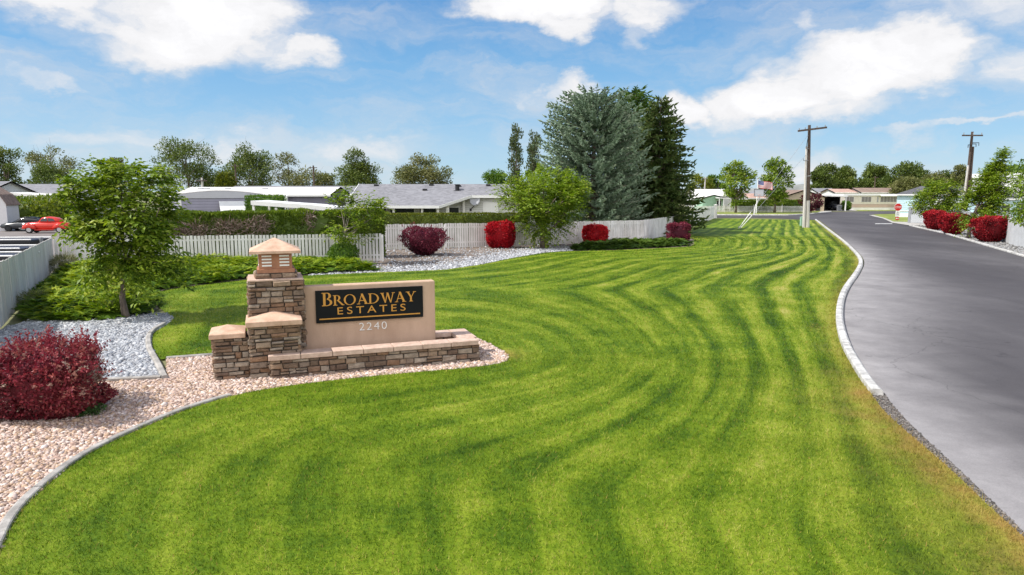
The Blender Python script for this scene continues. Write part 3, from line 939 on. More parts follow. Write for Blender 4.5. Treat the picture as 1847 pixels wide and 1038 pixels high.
def stone_block(name, x0, x1, y0, y1, H, parent, seed, z0=0.0, faces='fblr', tall=(.068, .145)):
    rng = random.Random(seed)
    core = MB().box(x0, x1, y0, y1, z0 - .05, z0 + H)
    p = core.build(name, M['mortar'], parent)
    mb = MB()
    if 'f' in faces: stone_face(mb, (x0, y0, z0), (1, 0, 0), x1 - x0, H, rng, tall=tall)
    if 'b' in faces: stone_face(mb, (x1, y1, z0), (-1, 0, 0), x1 - x0, H, rng, tall=tall)
    if 'l' in faces: stone_face(mb, (x0, y1, z0), (0, -1, 0), y1 - y0, H, rng, tall=tall)
    if 'r' in faces: stone_face(mb, (x1, y0, z0), (0, 1, 0), y1 - y0, H, rng, tall=tall)
    mb.build('stone_facing', M['stone'], p, col=True)
    return p


def hip_cap(mb, x0, x1, y0, y1, z0, z1, z2):
    """slab with a low pyramid on top"""
    cx, cy = (x0 + x1) / 2, (y0 + y1) / 2
    vs = [(x0, y0, z0), (x1, y0, z0), (x1, y1, z0), (x0, y1, z0), (x0, y0, z1), (x1, y0, z1), (x1, y1, z1), (x0, y1, z1), (cx, cy, z2)]
    mb.add(vs, [(0, 3, 2, 1), (0, 1, 5, 4), (1, 2, 6, 5), (2, 3, 7, 6), (3, 0, 4, 7), (4, 5, 8), (5, 6, 8), (6, 7, 8), (7, 4, 8)])


# letters: thick and thin strokes with slab serifs, unit cap height 1
def letter_strokes(ch):
    """list of polygons (2-D); every polygon is one stroke"""
    S = []
    TK, TN, SF = .155, .07, .055

    def bar(x0, y0, x1, y1, w0, w1=None):
        w1 = w1 or w0
        S.append([(x0 - w0 / 2, y0), (x0 + w0 / 2, y0), (x1 + w1 / 2, y1), (x1 - w1 / 2, y1)])

    def hbar(x0, x1, y, h): S.append([(x0, y), (x1, y), (x1, y + h), (x0, y + h)])

    def arc(cx, cy, rx, ry, a0, a1, wt, wn, n=18):
        for i in range(n):
            A = [R(a0 + (a1 - a0) * (i + k) / n) for k in (0, 1)]
            q = []
            for a in A:
                w = wn + (wt - wn) * abs(math.cos(a))
                q.append((a, w))
            (a, wa), (b, wb) = q
            S.append([(cx + rx * math.cos(a), cy + ry * math.sin(a)), (cx + rx * math.cos(b), cy + ry * math.sin(b)),
                      (cx + (rx - wb) * math.cos(b), cy + (ry - wb * .62) * math.sin(b)), (cx + (rx - wa) * math.cos(a), cy + (ry - wa * .62) * math.sin(a))])
    if ch == 'B':
        bar(.16, 0, .16, 1, TK); hbar(.0, .34, 0, SF); hbar(.0, .34, 1 - SF, SF)
        arc(.32, .755, .27, .245, -90, 90, TK, TN); arc(.32, .26, .34, .26, -90, 90, TK, TN)
        return S, .70
    if ch == 'R':
        bar(.16, 0, .16, 1, TK); hbar(.0, .34, 0, SF); hbar(.0, .34, 1 - SF, SF)
        arc(.30, .73, .30, .27, -90, 90, TK, TN)
        S.append([(.30, .50), (.47, .50), (.90, 0), (.72, 0)]); hbar(.72, .92, 0, SF)
        return S, .86
    if ch == 'O':
        arc(.5, .5, .5, .52, 0, 360, TK, TN, 40)
        return S, 1.06
    if ch == 'A':
        bar(.14, 0, .44, 1, TN); S.append([(.34, 1.02), (.52, 1.02), (.90, 0), (.71, 0)]); hbar(.22, .70, .32, TN)
        hbar(.0, .28, 0, SF); hbar(.64, .98, 0, SF)
        return S, .96
    if ch == 'D':
        bar(.16, 0, .16, 1, TK); hbar(.0, .34, 0, SF); hbar(.0, .34, 1 - SF, SF)
        arc(.32, .5, .58, .5, -90, 90, TK, TN, 26)
        return S, 1.0
    if ch == 'W':
        S.append([(.06, 1), (.24, 1), (.47, 0), (.38, 0)]); bar(.42, 0, .62, 1, TN)
        S.append([(.52, 1), (.70, 1), (.94, 0), (.85, 0)]); bar(.89, 0, 1.12, 1, TN)
        hbar(0, .32, 1 - SF, SF); hbar(1.0, 1.26, 1 - SF, SF)
        return S, 1.24
    if ch == 'Y':
        S.append([(.05, 1), (.23, 1), (.50, .44), (.36, .44)]); bar(.46, .46, .74, 1, TN); bar(.43, 0, .43, .48, TK)
        hbar(-.02, .32, 1 - SF, SF); hbar(.62, .88, 1 - SF, SF); hbar(.28, .60, 0, SF)
        return S, .88
    return S, .5


def serif_word(word, x0, z0, width, hs, hb, y, depth):
    """first letter taller; fits the width; y is the wall side"""
    mb = MB()
    pos = []; x = 0
    for i, ch in enumerate(word):
        S, adv = letter_strokes(ch)
        h = hb if i == 0 else hs
        pos.append((S, x, h)); x += adv * h * 1.0 + hs * .02
    k = width / x
    cnt = 0
    for S, px, h in pos:
        for poly in S:
            cnt += 1
            dd = depth + (cnt % 9) * .0004
            pts = [(x0 + (px + q[0] * h) * k, y, z0 + q[1] * h) for q in poly]
            mb.prism(pts, (0, -dd, 0))
    return mb


def text_mesh(name, body, mat, parent, x, z, y, size, width, depth, spacing=1.0, thin=0.0):
    cu = bpy.data.curves.new(name, 'FONT')
    cu.body = body; cu.size = size; cu.extrude = depth / 2; cu.space_character = spacing; cu.align_x = 'LEFT'; cu.offset = -thin
    o = bpy.data.objects.new(name + '_tmp', cu); COL.objects.link(o)
    bpy.context.view_layer.update()
    me = bpy.data.meshes.new_from_object(o.evaluated_get(bpy.context.evaluated_depsgraph_get()))
    bpy.data.objects.remove(o); bpy.data.curves.remove(cu)
    n = len(me.vertices); V = np.empty(n * 3, np.float32); me.vertices.foreach_get('co', V); V = V.reshape(-1, 3)
    k = width / (V[:, 0].max() - V[:, 0].min())
    Q = np.stack([x + (V[:, 0] - V[:, 0].min()) * k, y - V[:, 2], z + V[:, 1] - V[:, 1].min()], 1).astype(np.float32)
    me.vertices.foreach_set('co', Q.ravel()); me.update(); me.materials.clear()
    return link_mesh(name, me, mat, parent)


def build_sign():
    rt = thing('entrance_sign', 'stone and stucco entrance sign with black name panel and terracotta lantern on pink gravel', 'entrance sign', (SIGN_O[0], SIGN_O[1], 0), SIGN_A)
    # planter wall
    p = stone_block('planter_wall', 0, 4.72, 0, .26, .42, rt, 1)
    stone_face_side = stone_block('planter_wall', 4.42, 4.70, .32, 1.36, .42, rt, 2, faces='flr')
    stone_block('planter_wall', 3.86, 4.36, 1.10, 1.34, .42, rt, 3, faces='fb')
    for k, (x0, x1, y0, y1) in enumerate([(-.07 + i * .686, -.07 + (i + 1) * .686 - .012, -.08, .33) for i in range(7)]):
        MB().box(x0, x1, y0, y1, .422 + .0006 * (k % 3), .535).build('coping_stone', M['coping'], rt, bevel=.012)
    MB().box(4.36, 4.80, .345, .86, .423, .534).build('coping_stone', M['coping'], rt, bevel=.012)
    MB().box(4.36, 4.80, .872, 1.42, .423, .535).build('coping_stone', M['coping'], rt, bevel=.012)
    MB().box(3.84, 4.345, 1.04, 1.42, .422, .534).build('coping_stone', M['coping'], rt, bevel=.012)
    MB().box(.3, 4.40, .28, 1.08, -.02, .30).build('planter_soil', M['soil'], rt)
    # stucco wall
    w = MB().box(.76, 3.9, .90, 1.18, -.05, 1.90).build('sign_wall', M['stucco'], rt, bevel=.025)
    pn = MB().box(1.03, 3.58, .842, .895, 1.02, 1.79).build('name_panel', M['panel'], rt, bevel=.004)
    serif_word('BROADWAY', 1.17, 1.425, 2.24, .245, .315, .841, .014).build('lettering', M['gold'], pn)
    text_mesh('lettering', 'ESTATES', M['gold'], pn, 1.52, 1.205, .834, .245, 1.62, .014, 1.45)
    MB().box(1.10, 3.50, .828, .8415, 1.10, 1.128).build('underline_bar', M['gold'], pn)
    text_mesh('house_number', '2240', M['steel'], rt, 2.02, .775, .886, .27, .66, .026, 1.2, .0035)
    # lantern pillar
    pc = stone_block('lantern_pillar', -.40, .74, .62, 1.74, 2.10, rt, 4)
    MB().box(-.43, .77, .59, 1.77, 2.095, 2.135).build('cap_slab', M['coping'], pc, bevel=.01)
    stone_block('lantern_plinth', -.24, .62, .78, 1.60, .115, rt, 5, z0=2.137, tall=(.10, .115))
    ln = MB()
    ln.box(-.22, .60, .80, 1.58, 2.255, 2.345)
    ln.box(-.17, .55, .85, 1.53, 2.346, 2.70)
    body = ln.build('lantern', M['copper'], rt, bevel=.006)
    for cx in (.00, .38):
        for k in range(4):
            z = 2.405 + k * .072
            MB().box(cx - .105, cx + .105, .835, .8495, z, z + .034).build('light_slot', M['white'], body)
            MB().box(-.185, -.1705, 1.19 + (cx - .19) - .10, 1.19 + (cx - .19) + .10, z, z + .034).build('light_slot', M['white'], body)
    rf = MB(); hip_cap(rf, -.36, .74, .66, 1.72, 2.702, 2.765, 3.04)
    rf.build('lantern_roof', M['cap'], rt, bevel=.008)
    # two stepped pillars
    stone_block('stepped_pillar', -.42, .60, .14, .60, 1.17, rt, 6, faces='flr')
    cp = MB(); hip_cap(cp, -.50, .68, .03, 1.06, 1.172, 1.285, 1.43); cp.build('pillar_cap', M['cap'], rt, bevel=.012)
    stone_block('stepped_pillar', -1.16, -.49, .27, .98, .93, rt, 7, faces='fbl')
    cp = MB(); hip_cap(cp, -1.25, -.515, .18, 1.07, .932, 1.035, 1.17); cp.build('pillar_cap', M['cap'], rt, bevel=.012)


build_sign()


# ------------------------------------------------------------------ fences
def picket_run(mb, a, b, h0, h1, w=.135, gap=.055, th=.02, rng=None, start=0.0):
    a = Vector((a[0], a[1], 0)); b = Vector((b[0], b[1], 0))
    L_ = (b - a).length; t = (b - a) / L_; n = Vector((t.y, -t.x, 0))
    s = start
    while s < L_ - w:
        k = s / L_; h = h0 + (h1 - h0) * k + rng.uniform(-.02, .02)
        lean = rng.uniform(-.008, .008); o = rng.uniform(-.006, .006)
        p = a + t * s
        q = [p + n * (th + o), p + t * w + n * (th + o), p + t * w + n * o, p + n * o]
        z0 = .03
        vs = [v + Vector((0, 0, z0)) for v in q] + [v + t * lean + Vector((0, 0, h)) for v in q]
        mb.add(vs, [(0, 3, 2, 1), (4, 5, 6, 7), (0, 1, 5, 4), (1, 2, 6, 5), (2, 3, 7, 6), (3, 0, 4, 7)])
        s += w + gap * rng.uniform(.75, 1.25)


def rail(mb, a, b, z0, z1, off, th=.045, h=.09):
    a3 = Vector((a[0], a[1], 0)); b3 = Vector((b[0], b[1], 0)); t = (b3 - a3).normalized(); n = Vector((t.y, -t.x, 0))
    q = []
    for p, z in ((a3, z0), (b3, z1)):
        q.append([p + n * off + Vector((0, 0, z)), p + n * (off - th) + Vector((0, 0, z)), p + n * (off - th) + Vector((0, 0, z + h)), p + n * off + Vector((0, 0, z + h))])
    mb.add(q[0] + q[1], [(0, 1, 2, 3), (7, 6, 5, 4), (0, 4, 5, 1), (1, 5, 6, 2), (2, 6, 7, 3), (3, 7, 4, 0)])


def fence(name, label, pts, hs, mat, w=.135, gap=.055, post_step=2.4, post_h=.0, seed=1, front=1, cat='fence', posts_front=False):
    rng = random.Random(seed)
    rt = thing(name, label, cat, (pts[0][0], pts[0][1], 0))
    loc = [(p[0] - pts[0][0], p[1] - pts[0][1]) for p in pts]
    if front < 0: loc2 = loc
    mb = MB(); rl = MB()
    for (a, b, h0, h1) in zip(loc[:-1], loc[1:], hs[:-1], hs[1:]):
        picket_run(mb, a, b, h0, h1, w, gap, rng=rng)
        for zf in (.2, .82): rail(rl, a, b, h0 * zf, h1 * zf, -.012)
    mb.build('picket_panel', mat, rt); rl.build('rail', mat, rt)
    for (a, b, h0, h1) in zip(loc[:-1], loc[1:], hs[:-1], hs[1:]):
        A = Vector((a[0], a[1], 0)); B = Vector((b[0], b[1], 0)); L_ = (B - A).length; t = (B - A) / L_; n = Vector((t.y, -t.x, 0))
        k = max(1, int(L_ / post_step))
        for i in range(k + 1):
            p = A + t * (L_ * i / k) - n * .115
            h = h0 + (h1 - h0) * i / k + post_h
            if posts_front: p = A + t * (L_ * i / k) + n * .04
            pm = MB().box(p.x - .05, p.x + .05, p.y - .05, p.y + .05, -.05, h - .06)
            if posts_front: hip_cap(pm, p.x - .065, p.x + .065, p.y - .065, p.y + .065, h - .058, h - .02, h + .05)
            pm.build('post', mat, rt)
    return rt


fa0, fa1 = G(0, 594), G(98, 486)
d_ = (fa0[0] - fa1[0], fa0[1] - fa1[1])
faS = (fa0[0] + d_[0] * .45, fa0[1] + d_[1] * .45)
fence('board_fence', 'solid weathered white board fence running along the left edge beside the juniper', [faS, fa0, fa1], [2.0, 1.93, 1.66], M['fence_worn'], w=.185, gap=.004, seed=2)
fb0 = (fa1[0] + .05, fa1[1] + .1); fb1 = G(691, 471.5)
fence('picket_fence', 'white picket fence with dark gaps behind the lantern pillar, below the rough tall hedge', [fb0, (fb0[0] * .5 + fb1[0] * .5, fb0[1] * .5 + fb1[1] * .5), fb1], [1.66, 1.66, 1.62], M['fence'], w=.14, gap=.05, seed=3)
fc = GP([(640, 453), (803, 448), (968, 443), (1160, 434.5), (1212, 424), (1288, 394.5)])
fence('picket_fence', 'long white picket fence behind the gravel band, from the trimmed hedge past the spruces', fc, [1.80, 1.78, 1.74, 1.72, 1.75, 1.9], M['fence'], w=.145, gap=.032, seed=4)
mbp = MB().box(-.2, .2, -.14, .14, -.05, 1.98); ep = thing('fence_pier', 'white boxed pier closing the far end of the long picket fence', 'pier', (fc[-1][0] + .25, fc[-1][1] + .3, 0)); hip_cap(mbp, -.24, .24, -.18, .18, 1.982, 2.04, 2.14); mbp.build('pier', M['fence'], ep)
fd0, fd1 = AT(1255, 383, 134), AT(1462, 383, 134)
fence('picket_fence', 'low far picket fence with capped posts along the cross street before the clipped hedge', [(fd0.x, 134), (fd1.x, 134)], [1.22, 1.22], M['fence'], w=.10, gap=.09, post_step=4.6, post_h=.22, seed=5, posts_front=True)


# solid wall beside the road on the right
def strip_wall(name, label, pts, h, th, mat, cat='wall'):
    rt = thing(name, label, cat, (pts[0][0], pts[0][1], 0))
    mb = MB(); cp = MB()
    P = [Vector((p[0] - pts[0][0], p[1] - pts[0][1], 0)) for p in pts]
    for i, (a, b) in enumerate(zip(P[:-1], P[1:])):
        t = (b - a).normalized(); n = Vector((t.y, -t.x, 0)); e = t * .003
        mb.prism([a + e, b - e, b - e + n * th, a + e + n * th], (0, 0, h - .0))
        cp.prism([a + e - n * .04 + Vector((0, 0, h + .003)), b - e - n * .04 + Vector((0, 0, h + .003)), b - e + n * (th + .04) + Vector((0, 0, h + .003)), a + e + n * (th + .04) + Vector((0, 0, h + .003))], (0, 0, .06))
    mb.build('wall_panel', mat, rt); cp.build('wall_cap', mat, rt)
    return rt


strip_wall('block_wall', 'pale grey solid wall behind the clipped red bushes at the right edge of the road', wall_e + [wall_e_end], 1.9, .15, M['greywall'])

# ------------------------------------------------------------------ plants
L1 = [(.058, .112, .012), (.13, .21, .018), (.24, .32, .03), (.40, .43, .09)]
M['leaf_maple'] = leaf_mat('young_tree_leaves', L1, .34, .5, .25)
M['leaf_yellow'] = leaf_mat('yellow_green_leaves', [(.09, .155, .018), (.165, .255, .026), (.26, .35, .04), (.38, .42, .09)], .38, .5, .22)
M['leaf_far'] = leaf_mat('far_leaves', [(.055, .085, .016), (.095, .14, .024), (.15, .195, .038), (.23, .25, .065)], .28)
M['leaf_olive'] = leaf_mat('olive_leaves', [(.08, .10, .026), (.14, .155, .044), (.20, .205, .07), (.28, .265, .12)], .28)
M['leaf_bright'] = leaf_mat('bright_leaves', [(.05, .11, .012), (.09, .18, .02), (.14, .23, .03), (.20, .27, .05)], .3)
M['leaf_lime'] = leaf_mat('lime_leaves', [(.11, .14, .015), (.18, .21, .02), (.25, .26, .035)], .3)
M['leaf_hedge'] = leaf_mat('cedar_hedge_sprays', [(.055, .095, .012), (.105, .165, .016), (.17, .235, .02), (.29, .33, .04)], .25)
M['leaf_trim'] = leaf_mat('trimmed_hedge_sprays', [(.050, .080, .008), (.09, .12, .010), (.15, .17, .014), (.24, .23, .02)], .2)
M['leaf_juniper'] = leaf_mat('juniper_sprays', [(.055, .12, .012), (.14, .23, .016), (.27, .35, .024), (.42, .46, .05)], .25, .6, .2)
M['leaf_juniper_dark'] = leaf_mat('dark_juniper_sprays', [(.04, .085, .012), (.075, .13, .016), (.12, .18, .025)], .18, .6, .2)
M['spruce_blue'] = leaf_mat('blue_spruce_needles', [(.12, .18, .11), (.20, .285, .185), (.31, .40, .28), (.46, .52, .37)], .15, .6, .2)
M['spruce_dark'] = leaf_mat('dark_spruce_needles', [(.045, .085, .024), (.082, .135, .038), (.13, .18, .05), (.20, .21, .07)], .15, .6, .2)
M['spruce_green'] = leaf_mat('green_spruce_needles', [(.045, .11, .018), (.08, .165, .026), (.13, .22, .036), (.18, .25, .05)], .15, .6, .2)
M['leaf_poplar'] = leaf_mat('poplar_leaves', [(.05, .075, .03), (.085, .115, .045), (.14, .16, .065)], .2)
M['leaf_red'] = leaf_mat('red_barberry_leaves', [(.22, .004, .010), (.42, .008, .018), (.62, .018, .030), (.78, .06, .06)], .3, .5, .25)
M['leaf_crimson'] = leaf_mat('crimson_barberry_leaves', [(.10, .008, .010), (.24, .010, .016), (.42, .018, .028), (.55, .04, .05)], .25, .5, .25)
M['leaf_maroon'] = leaf_mat('maroon_barberry_leaves', [(.060, .012, .022), (.12, .018, .036), (.20, .028, .055), (.30, .06, .08)], .25, .5, .25)
M['leaf_wine'] = leaf_mat('wine_barberry_leaves', [(.085, .022, .026), (.18, .026, .040), (.28, .040, .056), (.36, .10, .09), (.36, .26, .21)], .28, .5, .25)
M['leaf_plum'] = leaf_mat('plum_leaves', [(.055, .012, .018), (.09, .018, .026), (.13, .03, .035)], .2)
M['leaf_weed'] = leaf_mat('weed_leaves', [(.03, .08, .02), (.06, .13, .03), (.10, .18, .05)], .25)
M['leaf_dead'] = leaf_mat('dead_twigs', [(.17, .115, .085), (.28, .20, .165), (.42, .33, .28)], .05)
M['leaf_straw'] = leaf_mat('straw_blades', [(.12, .14, .05), (.20, .21, .08), (.32, .27, .12)], .2)


def norm(v): return v / np.maximum(np.linalg.norm(v, axis=-1, keepdims=True), 1e-9)


def leaf_cards(name, P, D, Nn, Ln, Wd, mat, parent, var, fold=.22, extra=None):
    """folded diamond leaves: base P, direction D, normal Nn"""
    n = len(P)
    D = norm(D); S = norm(np.cross(D, Nn)); Nn = np.cross(S, D)
    Ln = np.asarray(Ln).reshape(-1, 1) * np.ones((n, 1)); Wd = np.asarray(Wd).reshape(-1, 1) * np.ones((n, 1))
    mid = P + D * Ln * .45 + Nn * Wd * fold
    V = np.stack([P, mid + S * Wd * .5, P + D * Ln, mid - S * Wd * .5], 1)
    # middle rib sits lower: fold across base-tip
    V[:, 0] -= 0; F = np.concatenate([np.stack([np.arange(n) * 4, np.arange(n) * 4 + 1, np.arange(n) * 4 + 2], 1), np.stack([np.arange(n) * 4, np.arange(n) * 4 + 2, np.arange(n) * 4 + 3], 1)])
    V = V.reshape(-1, 3); va = np.repeat(np.clip(var, 0, 1), 4)
    if extra is not None:
        eV, eF, ev = extra
        F = np.concatenate([F, np.asarray(eF) + len(V)]); V = np.concatenate([V, eV]); va = np.concatenate([va, ev])
    return np_mesh(name, V, F, mat, parent, attrs={'var': va})


def rand_dirs(rng, n):
    return norm(rng.normal(0, 1, (n, 3)))


def limb_pts(a, b, rng, sag=.12, n=5):
    a = np.array(a, float); b = np.array(b, float)
    L_ = np.linalg.norm(b - a)
    m = a * .5 + b * .5 + np.array([0, 0, -sag * L_]) * .5 + rng.normal(0, .05 * L_, 3)
    t = np.linspace(0, 1, n)[:, None]
    return (1 - t) ** 2 * a + 2 * t * (1 - t) * m + t * t * b


def tree(name, label, cat, base, H, crown, ncl, clr, nleaf, leaf, lmat, trunk, seed, shape='round', wind=(0, 0, 0), group=None, bark='bark', limbs=7, droop=.25, flat=.75, low=.0, sides=6, cull=None, bare=0, trunk_top=None, lean=(0, 0), leaders=(), shoots=0):
    """crown = (z of its middle, half width x, half width y, half height); clumps of leaves on limbs"""
    rng = np.random.default_rng(seed)
    rt = thing(name, label, cat, (base[0], base[1], 0), 0, group)
    zc, rx, ry, rz = crown
    # clump centres
    C = []
    tries = 0
    while len(C) < ncl and tries < 6000:
        tries += 1
        d = rand_dirs(rng, 1)[0]; r = rng.uniform(.25, 1.0) ** .55
        p = d * r
        t = (p[2] + 1) / 2
        if shape == 'vase': k = .30 + .80 * min(1, t * 1.35) if t < .75 else 1.1 - (t - .75) * 1.5
        elif shape == 'cone': k = 1.25 * (1 - t) + .12
        elif shape == 'column': k = 1.0
        elif shape == 'umbrella': k = 1.0 if t > .35 else .45
        else: k = 1.0
        zq = zc + p[2] * rz
        q = np.array([p[0] * rx * k + lean[0] * zq / H, p[1] * ry * k + lean[1] * zq / H, zq])
        if cull is not None and cull(q, rng): continue
        if C and min(np.linalg.norm((q - c) / np.array([1, 1, .8])) for c in C) < clr * (.62 if tries < 3000 else .4): continue
        C.append(q)
    for q in leaders: C.append(np.array(q, float))
    C = np.array(C)
    ztop = trunk_top or (zc + rz * .35)
    zfork = max(.35, zc - rz * 1.0)
    mb = MB()
    lx, ly = lean
    tp = [(0 + lx * k * k, ly * k * k, ztop * k) for k in np.linspace(0, 1, 7)]
    tp = [(p[0] + (rng.normal(0, trunk * .35) if i else 0), p[1] + (rng.normal(0, trunk * .35) if i else 0), p[2]) for i, p in enumerate(tp)]
    tp[0] = (0, 0, -.05)
    mb.tube(tp, [trunk * (1.25 if i == 0 else 1 - .8 * i / 6) for i in range(7)], sides)
    tpa = np.array(tp)
    # main limbs reach toward well spread clumps; each clump hangs on the nearest limb
    order = rng.permutation(len(C)); main = order[:limbs]
    limbset = []
    for i in main:
        zf = zfork + (ztop - zfork) * rng.uniform(0, .8) * .8
        zf = min(zf, max(zfork * .9, C[i][2] - .3 * np.hypot(C[i][0], C[i][1])))
        zf = max(.25, zf)
        a = np.array([np.interp(zf, tpa[:, 2], tpa[:, 0]), np.interp(zf, tpa[:, 2], tpa[:, 1]), zf])
        P = limb_pts(a, C[i], rng, .15, 6); limbset.append(P)
        mb.tube(P, list(np.linspace(trunk * .55, trunk * .12, 6)), 5)
    allp = np.concatenate([L_[1:] for L_ in limbset] + [tpa[3:]])
    for i in order[limbs:]:
        dd = np.linalg.norm(allp - C[i], axis=1) + np.maximum(0, allp[:, 2] - C[i][2]) * 1.2
        a = allp[dd.argmin()]
        P = limb_pts(a, C[i], rng, .1, 4)
        mb.tube(P, list(np.linspace(trunk * .22, trunk * .06, 4)), 4)
    if bare:
        for _ in range(bare):
            c = C[rng.integers(len(C))] * np.array([1, 1, 1]); d = rand_dirs(rng, 1)[0]; d[2] = abs(d[2])
            P = limb_pts(c, c + d * clr * rng.uniform(1.2, 2.2), rng, .0, 4); mb.tube(P, list(np.linspace(trunk * .10, trunk * .03, 4)), 4)
    mb.build('trunk', M[bark], rt, smooth=True)
    per = max(4, nleaf // len(C))
    Ps, Ds, Ns, vs = [], [], [], []
    W = np.array(wind, float)
    for c in C:
        r = clr * rng.uniform(.75, 1.25)
        k = int(per * (r / clr) ** 2 * rng.uniform(.7, 1.25))
        o = rand_dirs(rng, k) * (rng.uniform(0, 1, (k, 1)) ** .45) * np.array([r, r, r * flat])
        out = norm(o + (c - np.array([0, 0, zc - rz * .3])) * .25)
        if shoots:
            # leaves sit in two rows along arching shoots that the wind bends over
            ns = max(3, int(k / shoots)); m_ = ns * shoots
            cr_ = norm(c - np.array([0, 0, zc - rz * .6]))
            sd = norm(rand_dirs(rng, ns) * .8 + cr_ * .8 + np.array([0, 0, .35]) + W * .8)
            st = c + rand_dirs(rng, ns) * r * .45
            tt = np.tile(np.linspace(.05, 1, shoots), ns)[:, None]
            SL = np.repeat(r * rng.uniform(.8, 1.7, ns), shoots)[:, None]
            sdr = np.repeat(sd, shoots, 0)
            pp = np.repeat(st, shoots, 0) + sdr * SL * tt + (W * .5 + np.array([0, 0, -.35])) * SL * tt ** 2
            side = norm(np.cross(sdr, np.array([0, 0, 1.0]))) * np.where(np.arange(m_) % 2 == 0, 1, -1)[:, None]
            Ps.append(pp); Ds.append(sdr * .55 + side * .75 + rand_dirs(rng, m_) * .35 + np.array([0, 0, -droop - .15]) + W * .6)
            Ns.append(np.array([0, 0, .9]) + rand_dirs(rng, m_) * .6); vs.append(np.clip(np.repeat(.40 + rng.normal(0, .16, ns), shoots) + .12 * tt[:, 0] + rng.normal(0, .13, m_), 0, 1))
            continue
        Ps.append(c + o)
        Ds.append(out * .7 + rand_dirs(rng, k) * .7 + np.array([0, 0, -droop]) + W)
        Ns.append(np.array([0, 0, .6]) + out * .7 + rand_dirs(rng, k) * .75)
        vs.append(np.clip(.42 + rng.normal(0, .13) + rng.normal(0, .2, k), 0, 1))
    P = np.concatenate(Ps); n = len(P)
    lf = leaf * rng.uniform(.65, 1.3, n)
    leaf_cards('crown', P, np.concatenate(Ds), np.concatenate(Ns), lf, lf * rng.uniform(.38, .6, n), M[lmat], rt, np.concatenate(vs))
    return rt


def spruce(name, label, base, H, prof, lmat, seed, group, trunk=.28, z0=.8, nper=10, dz=.38, tw=.5, side=None, up=.18):
    """whorls of branches clad in spiky sprays"""
    rng = np.random.default_rng(seed)
    rt = thing(name, label, 'spruce', (base[0], base[1], 0), 0, group)
    mb = MB(); mb.tube([(0, 0, -.05), (0, 0, H * .5), (0, 0, H * .97)], [trunk, trunk * .6, .03], 8)
    Ps, Ds, Ls, vs = [], [], [], []
    z = z0
    while z < H * .985:
        t = z / H
        n = max(4, int(nper * (prof(t) / prof(.3)) ** .6)) if t > .3 else nper
        ph = rng.uniform(0, 6.28)
        for i in range(n):
            a = ph + 2 * np.pi * i / n + rng.normal(0, .2)
            Lb = prof(t) * rng.uniform(.80, 1.10)
            zz = z + rng.uniform(-.5, .5) * dz
            rise = up + .45 * max(0, t - .55)
            dir0 = np.array([np.cos(a), np.sin(a), 0])
            ns = max(4, int(Lb / .30))
            s = np.linspace(0, 1, ns + 1)
            zs = zz + Lb * (-.28 * np.sin(s * np.pi * .62) * (1 - t) + rise * s ** 1.6)
            pts = dir0[None] * (s * Lb)[:, None]; pts[:, 2] = zs
            if i % 2 == 0: mb.tube([tuple(p) for p in pts[[0, ns // 2, ns]]], [.045 * (1 - t) + .012, .025, .008], 4, cap=False)
            sd = np.array([-np.sin(a), np.cos(a), 0])
            for j in range(max(1, int(ns * .25)), ns + 1):
                p = pts[j]; q = s[j]
                base_l = tw * (.6 + .75 * (1 - q) * min(1, Lb / 3))
                bv = rng.normal(0, .10)
                for sgn in (-1, 1):
                    d = dir0 * rng.uniform(.55, 1.0) + sd * sgn * rng.uniform(.5, 1.0) + np.array([0, 0, rng.uniform(-.15, .45)])
                    Ps.append(p); Ds.append(d); Ls.append(base_l * rng.uniform(.7, 1.25)); vs.append(.42 + bv)
                Ps.append(p); Ds.append(dir0 + np.array([0, 0, rng.uniform(.1, .9)]) + rng.normal(0, .25, 3)); Ls.append(tw * rng.uniform(.6, 1.0)); vs.append(.55 + bv)
                if rng.random() < .55:
                    Ps.append(p); Ds.append(dir0 * .4 + np.array([0, 0, -.55]) + rng.normal(0, .3, 3)); Ls.append(tw * rng.uniform(.5, .85)); vs.append(.3 + bv)
        z += dz * (1 - .45 * t)
    Ps.append(np.array([0, 0, H * .93])); Ds.append(np.array([0, 0, 1.])); Ls.append(H * .07); vs.append(.6)
    mb.build('trunk', M['bark'], rt)
    P = np.array(Ps); D = norm(np.array(Ds)); Ln = np.array(Ls)[:, None]; v = np.clip(np.array(vs) + rng.normal(0, .12, len(vs)), 0, 1)
    n = len(P)
    S = norm(np.cross(D, np.array([.1, .2, 1.0]))); U = np.cross(S, D)
    w = Ln * rng.uniform(.12, .19, (n, 1))
    m = P + D * Ln * .4
    # each spray: two crossed kites, tip paler (new growth)
    V = np.stack([P, m + S * w, P + D * Ln, m - S * w, m + U * w, m - U * w], 1).reshape(-1, 3)
    b = np.arange(n)[:, None] * 6
    F = np.concatenate([b + np.array([[0, 1, 2, 3]]), b + np.array([[0, 4, 2, 5]])])
    va = np.stack([v - .15, v, v + .33, v, v, v], 1).ravel()
    np_mesh('crown', V, F, M[lmat], rt, attrs={'var': np.clip(va, 0, 1)})
    return rt


def super_pt(u, v, e):
    f = lambda w: np.sign(w) * np.abs(w) ** e
    return np.stack([f(np.cos(v)) * f(np.cos(u)), f(np.cos(v)) * f(np.sin(u)), f(np.sin(v))], -1)


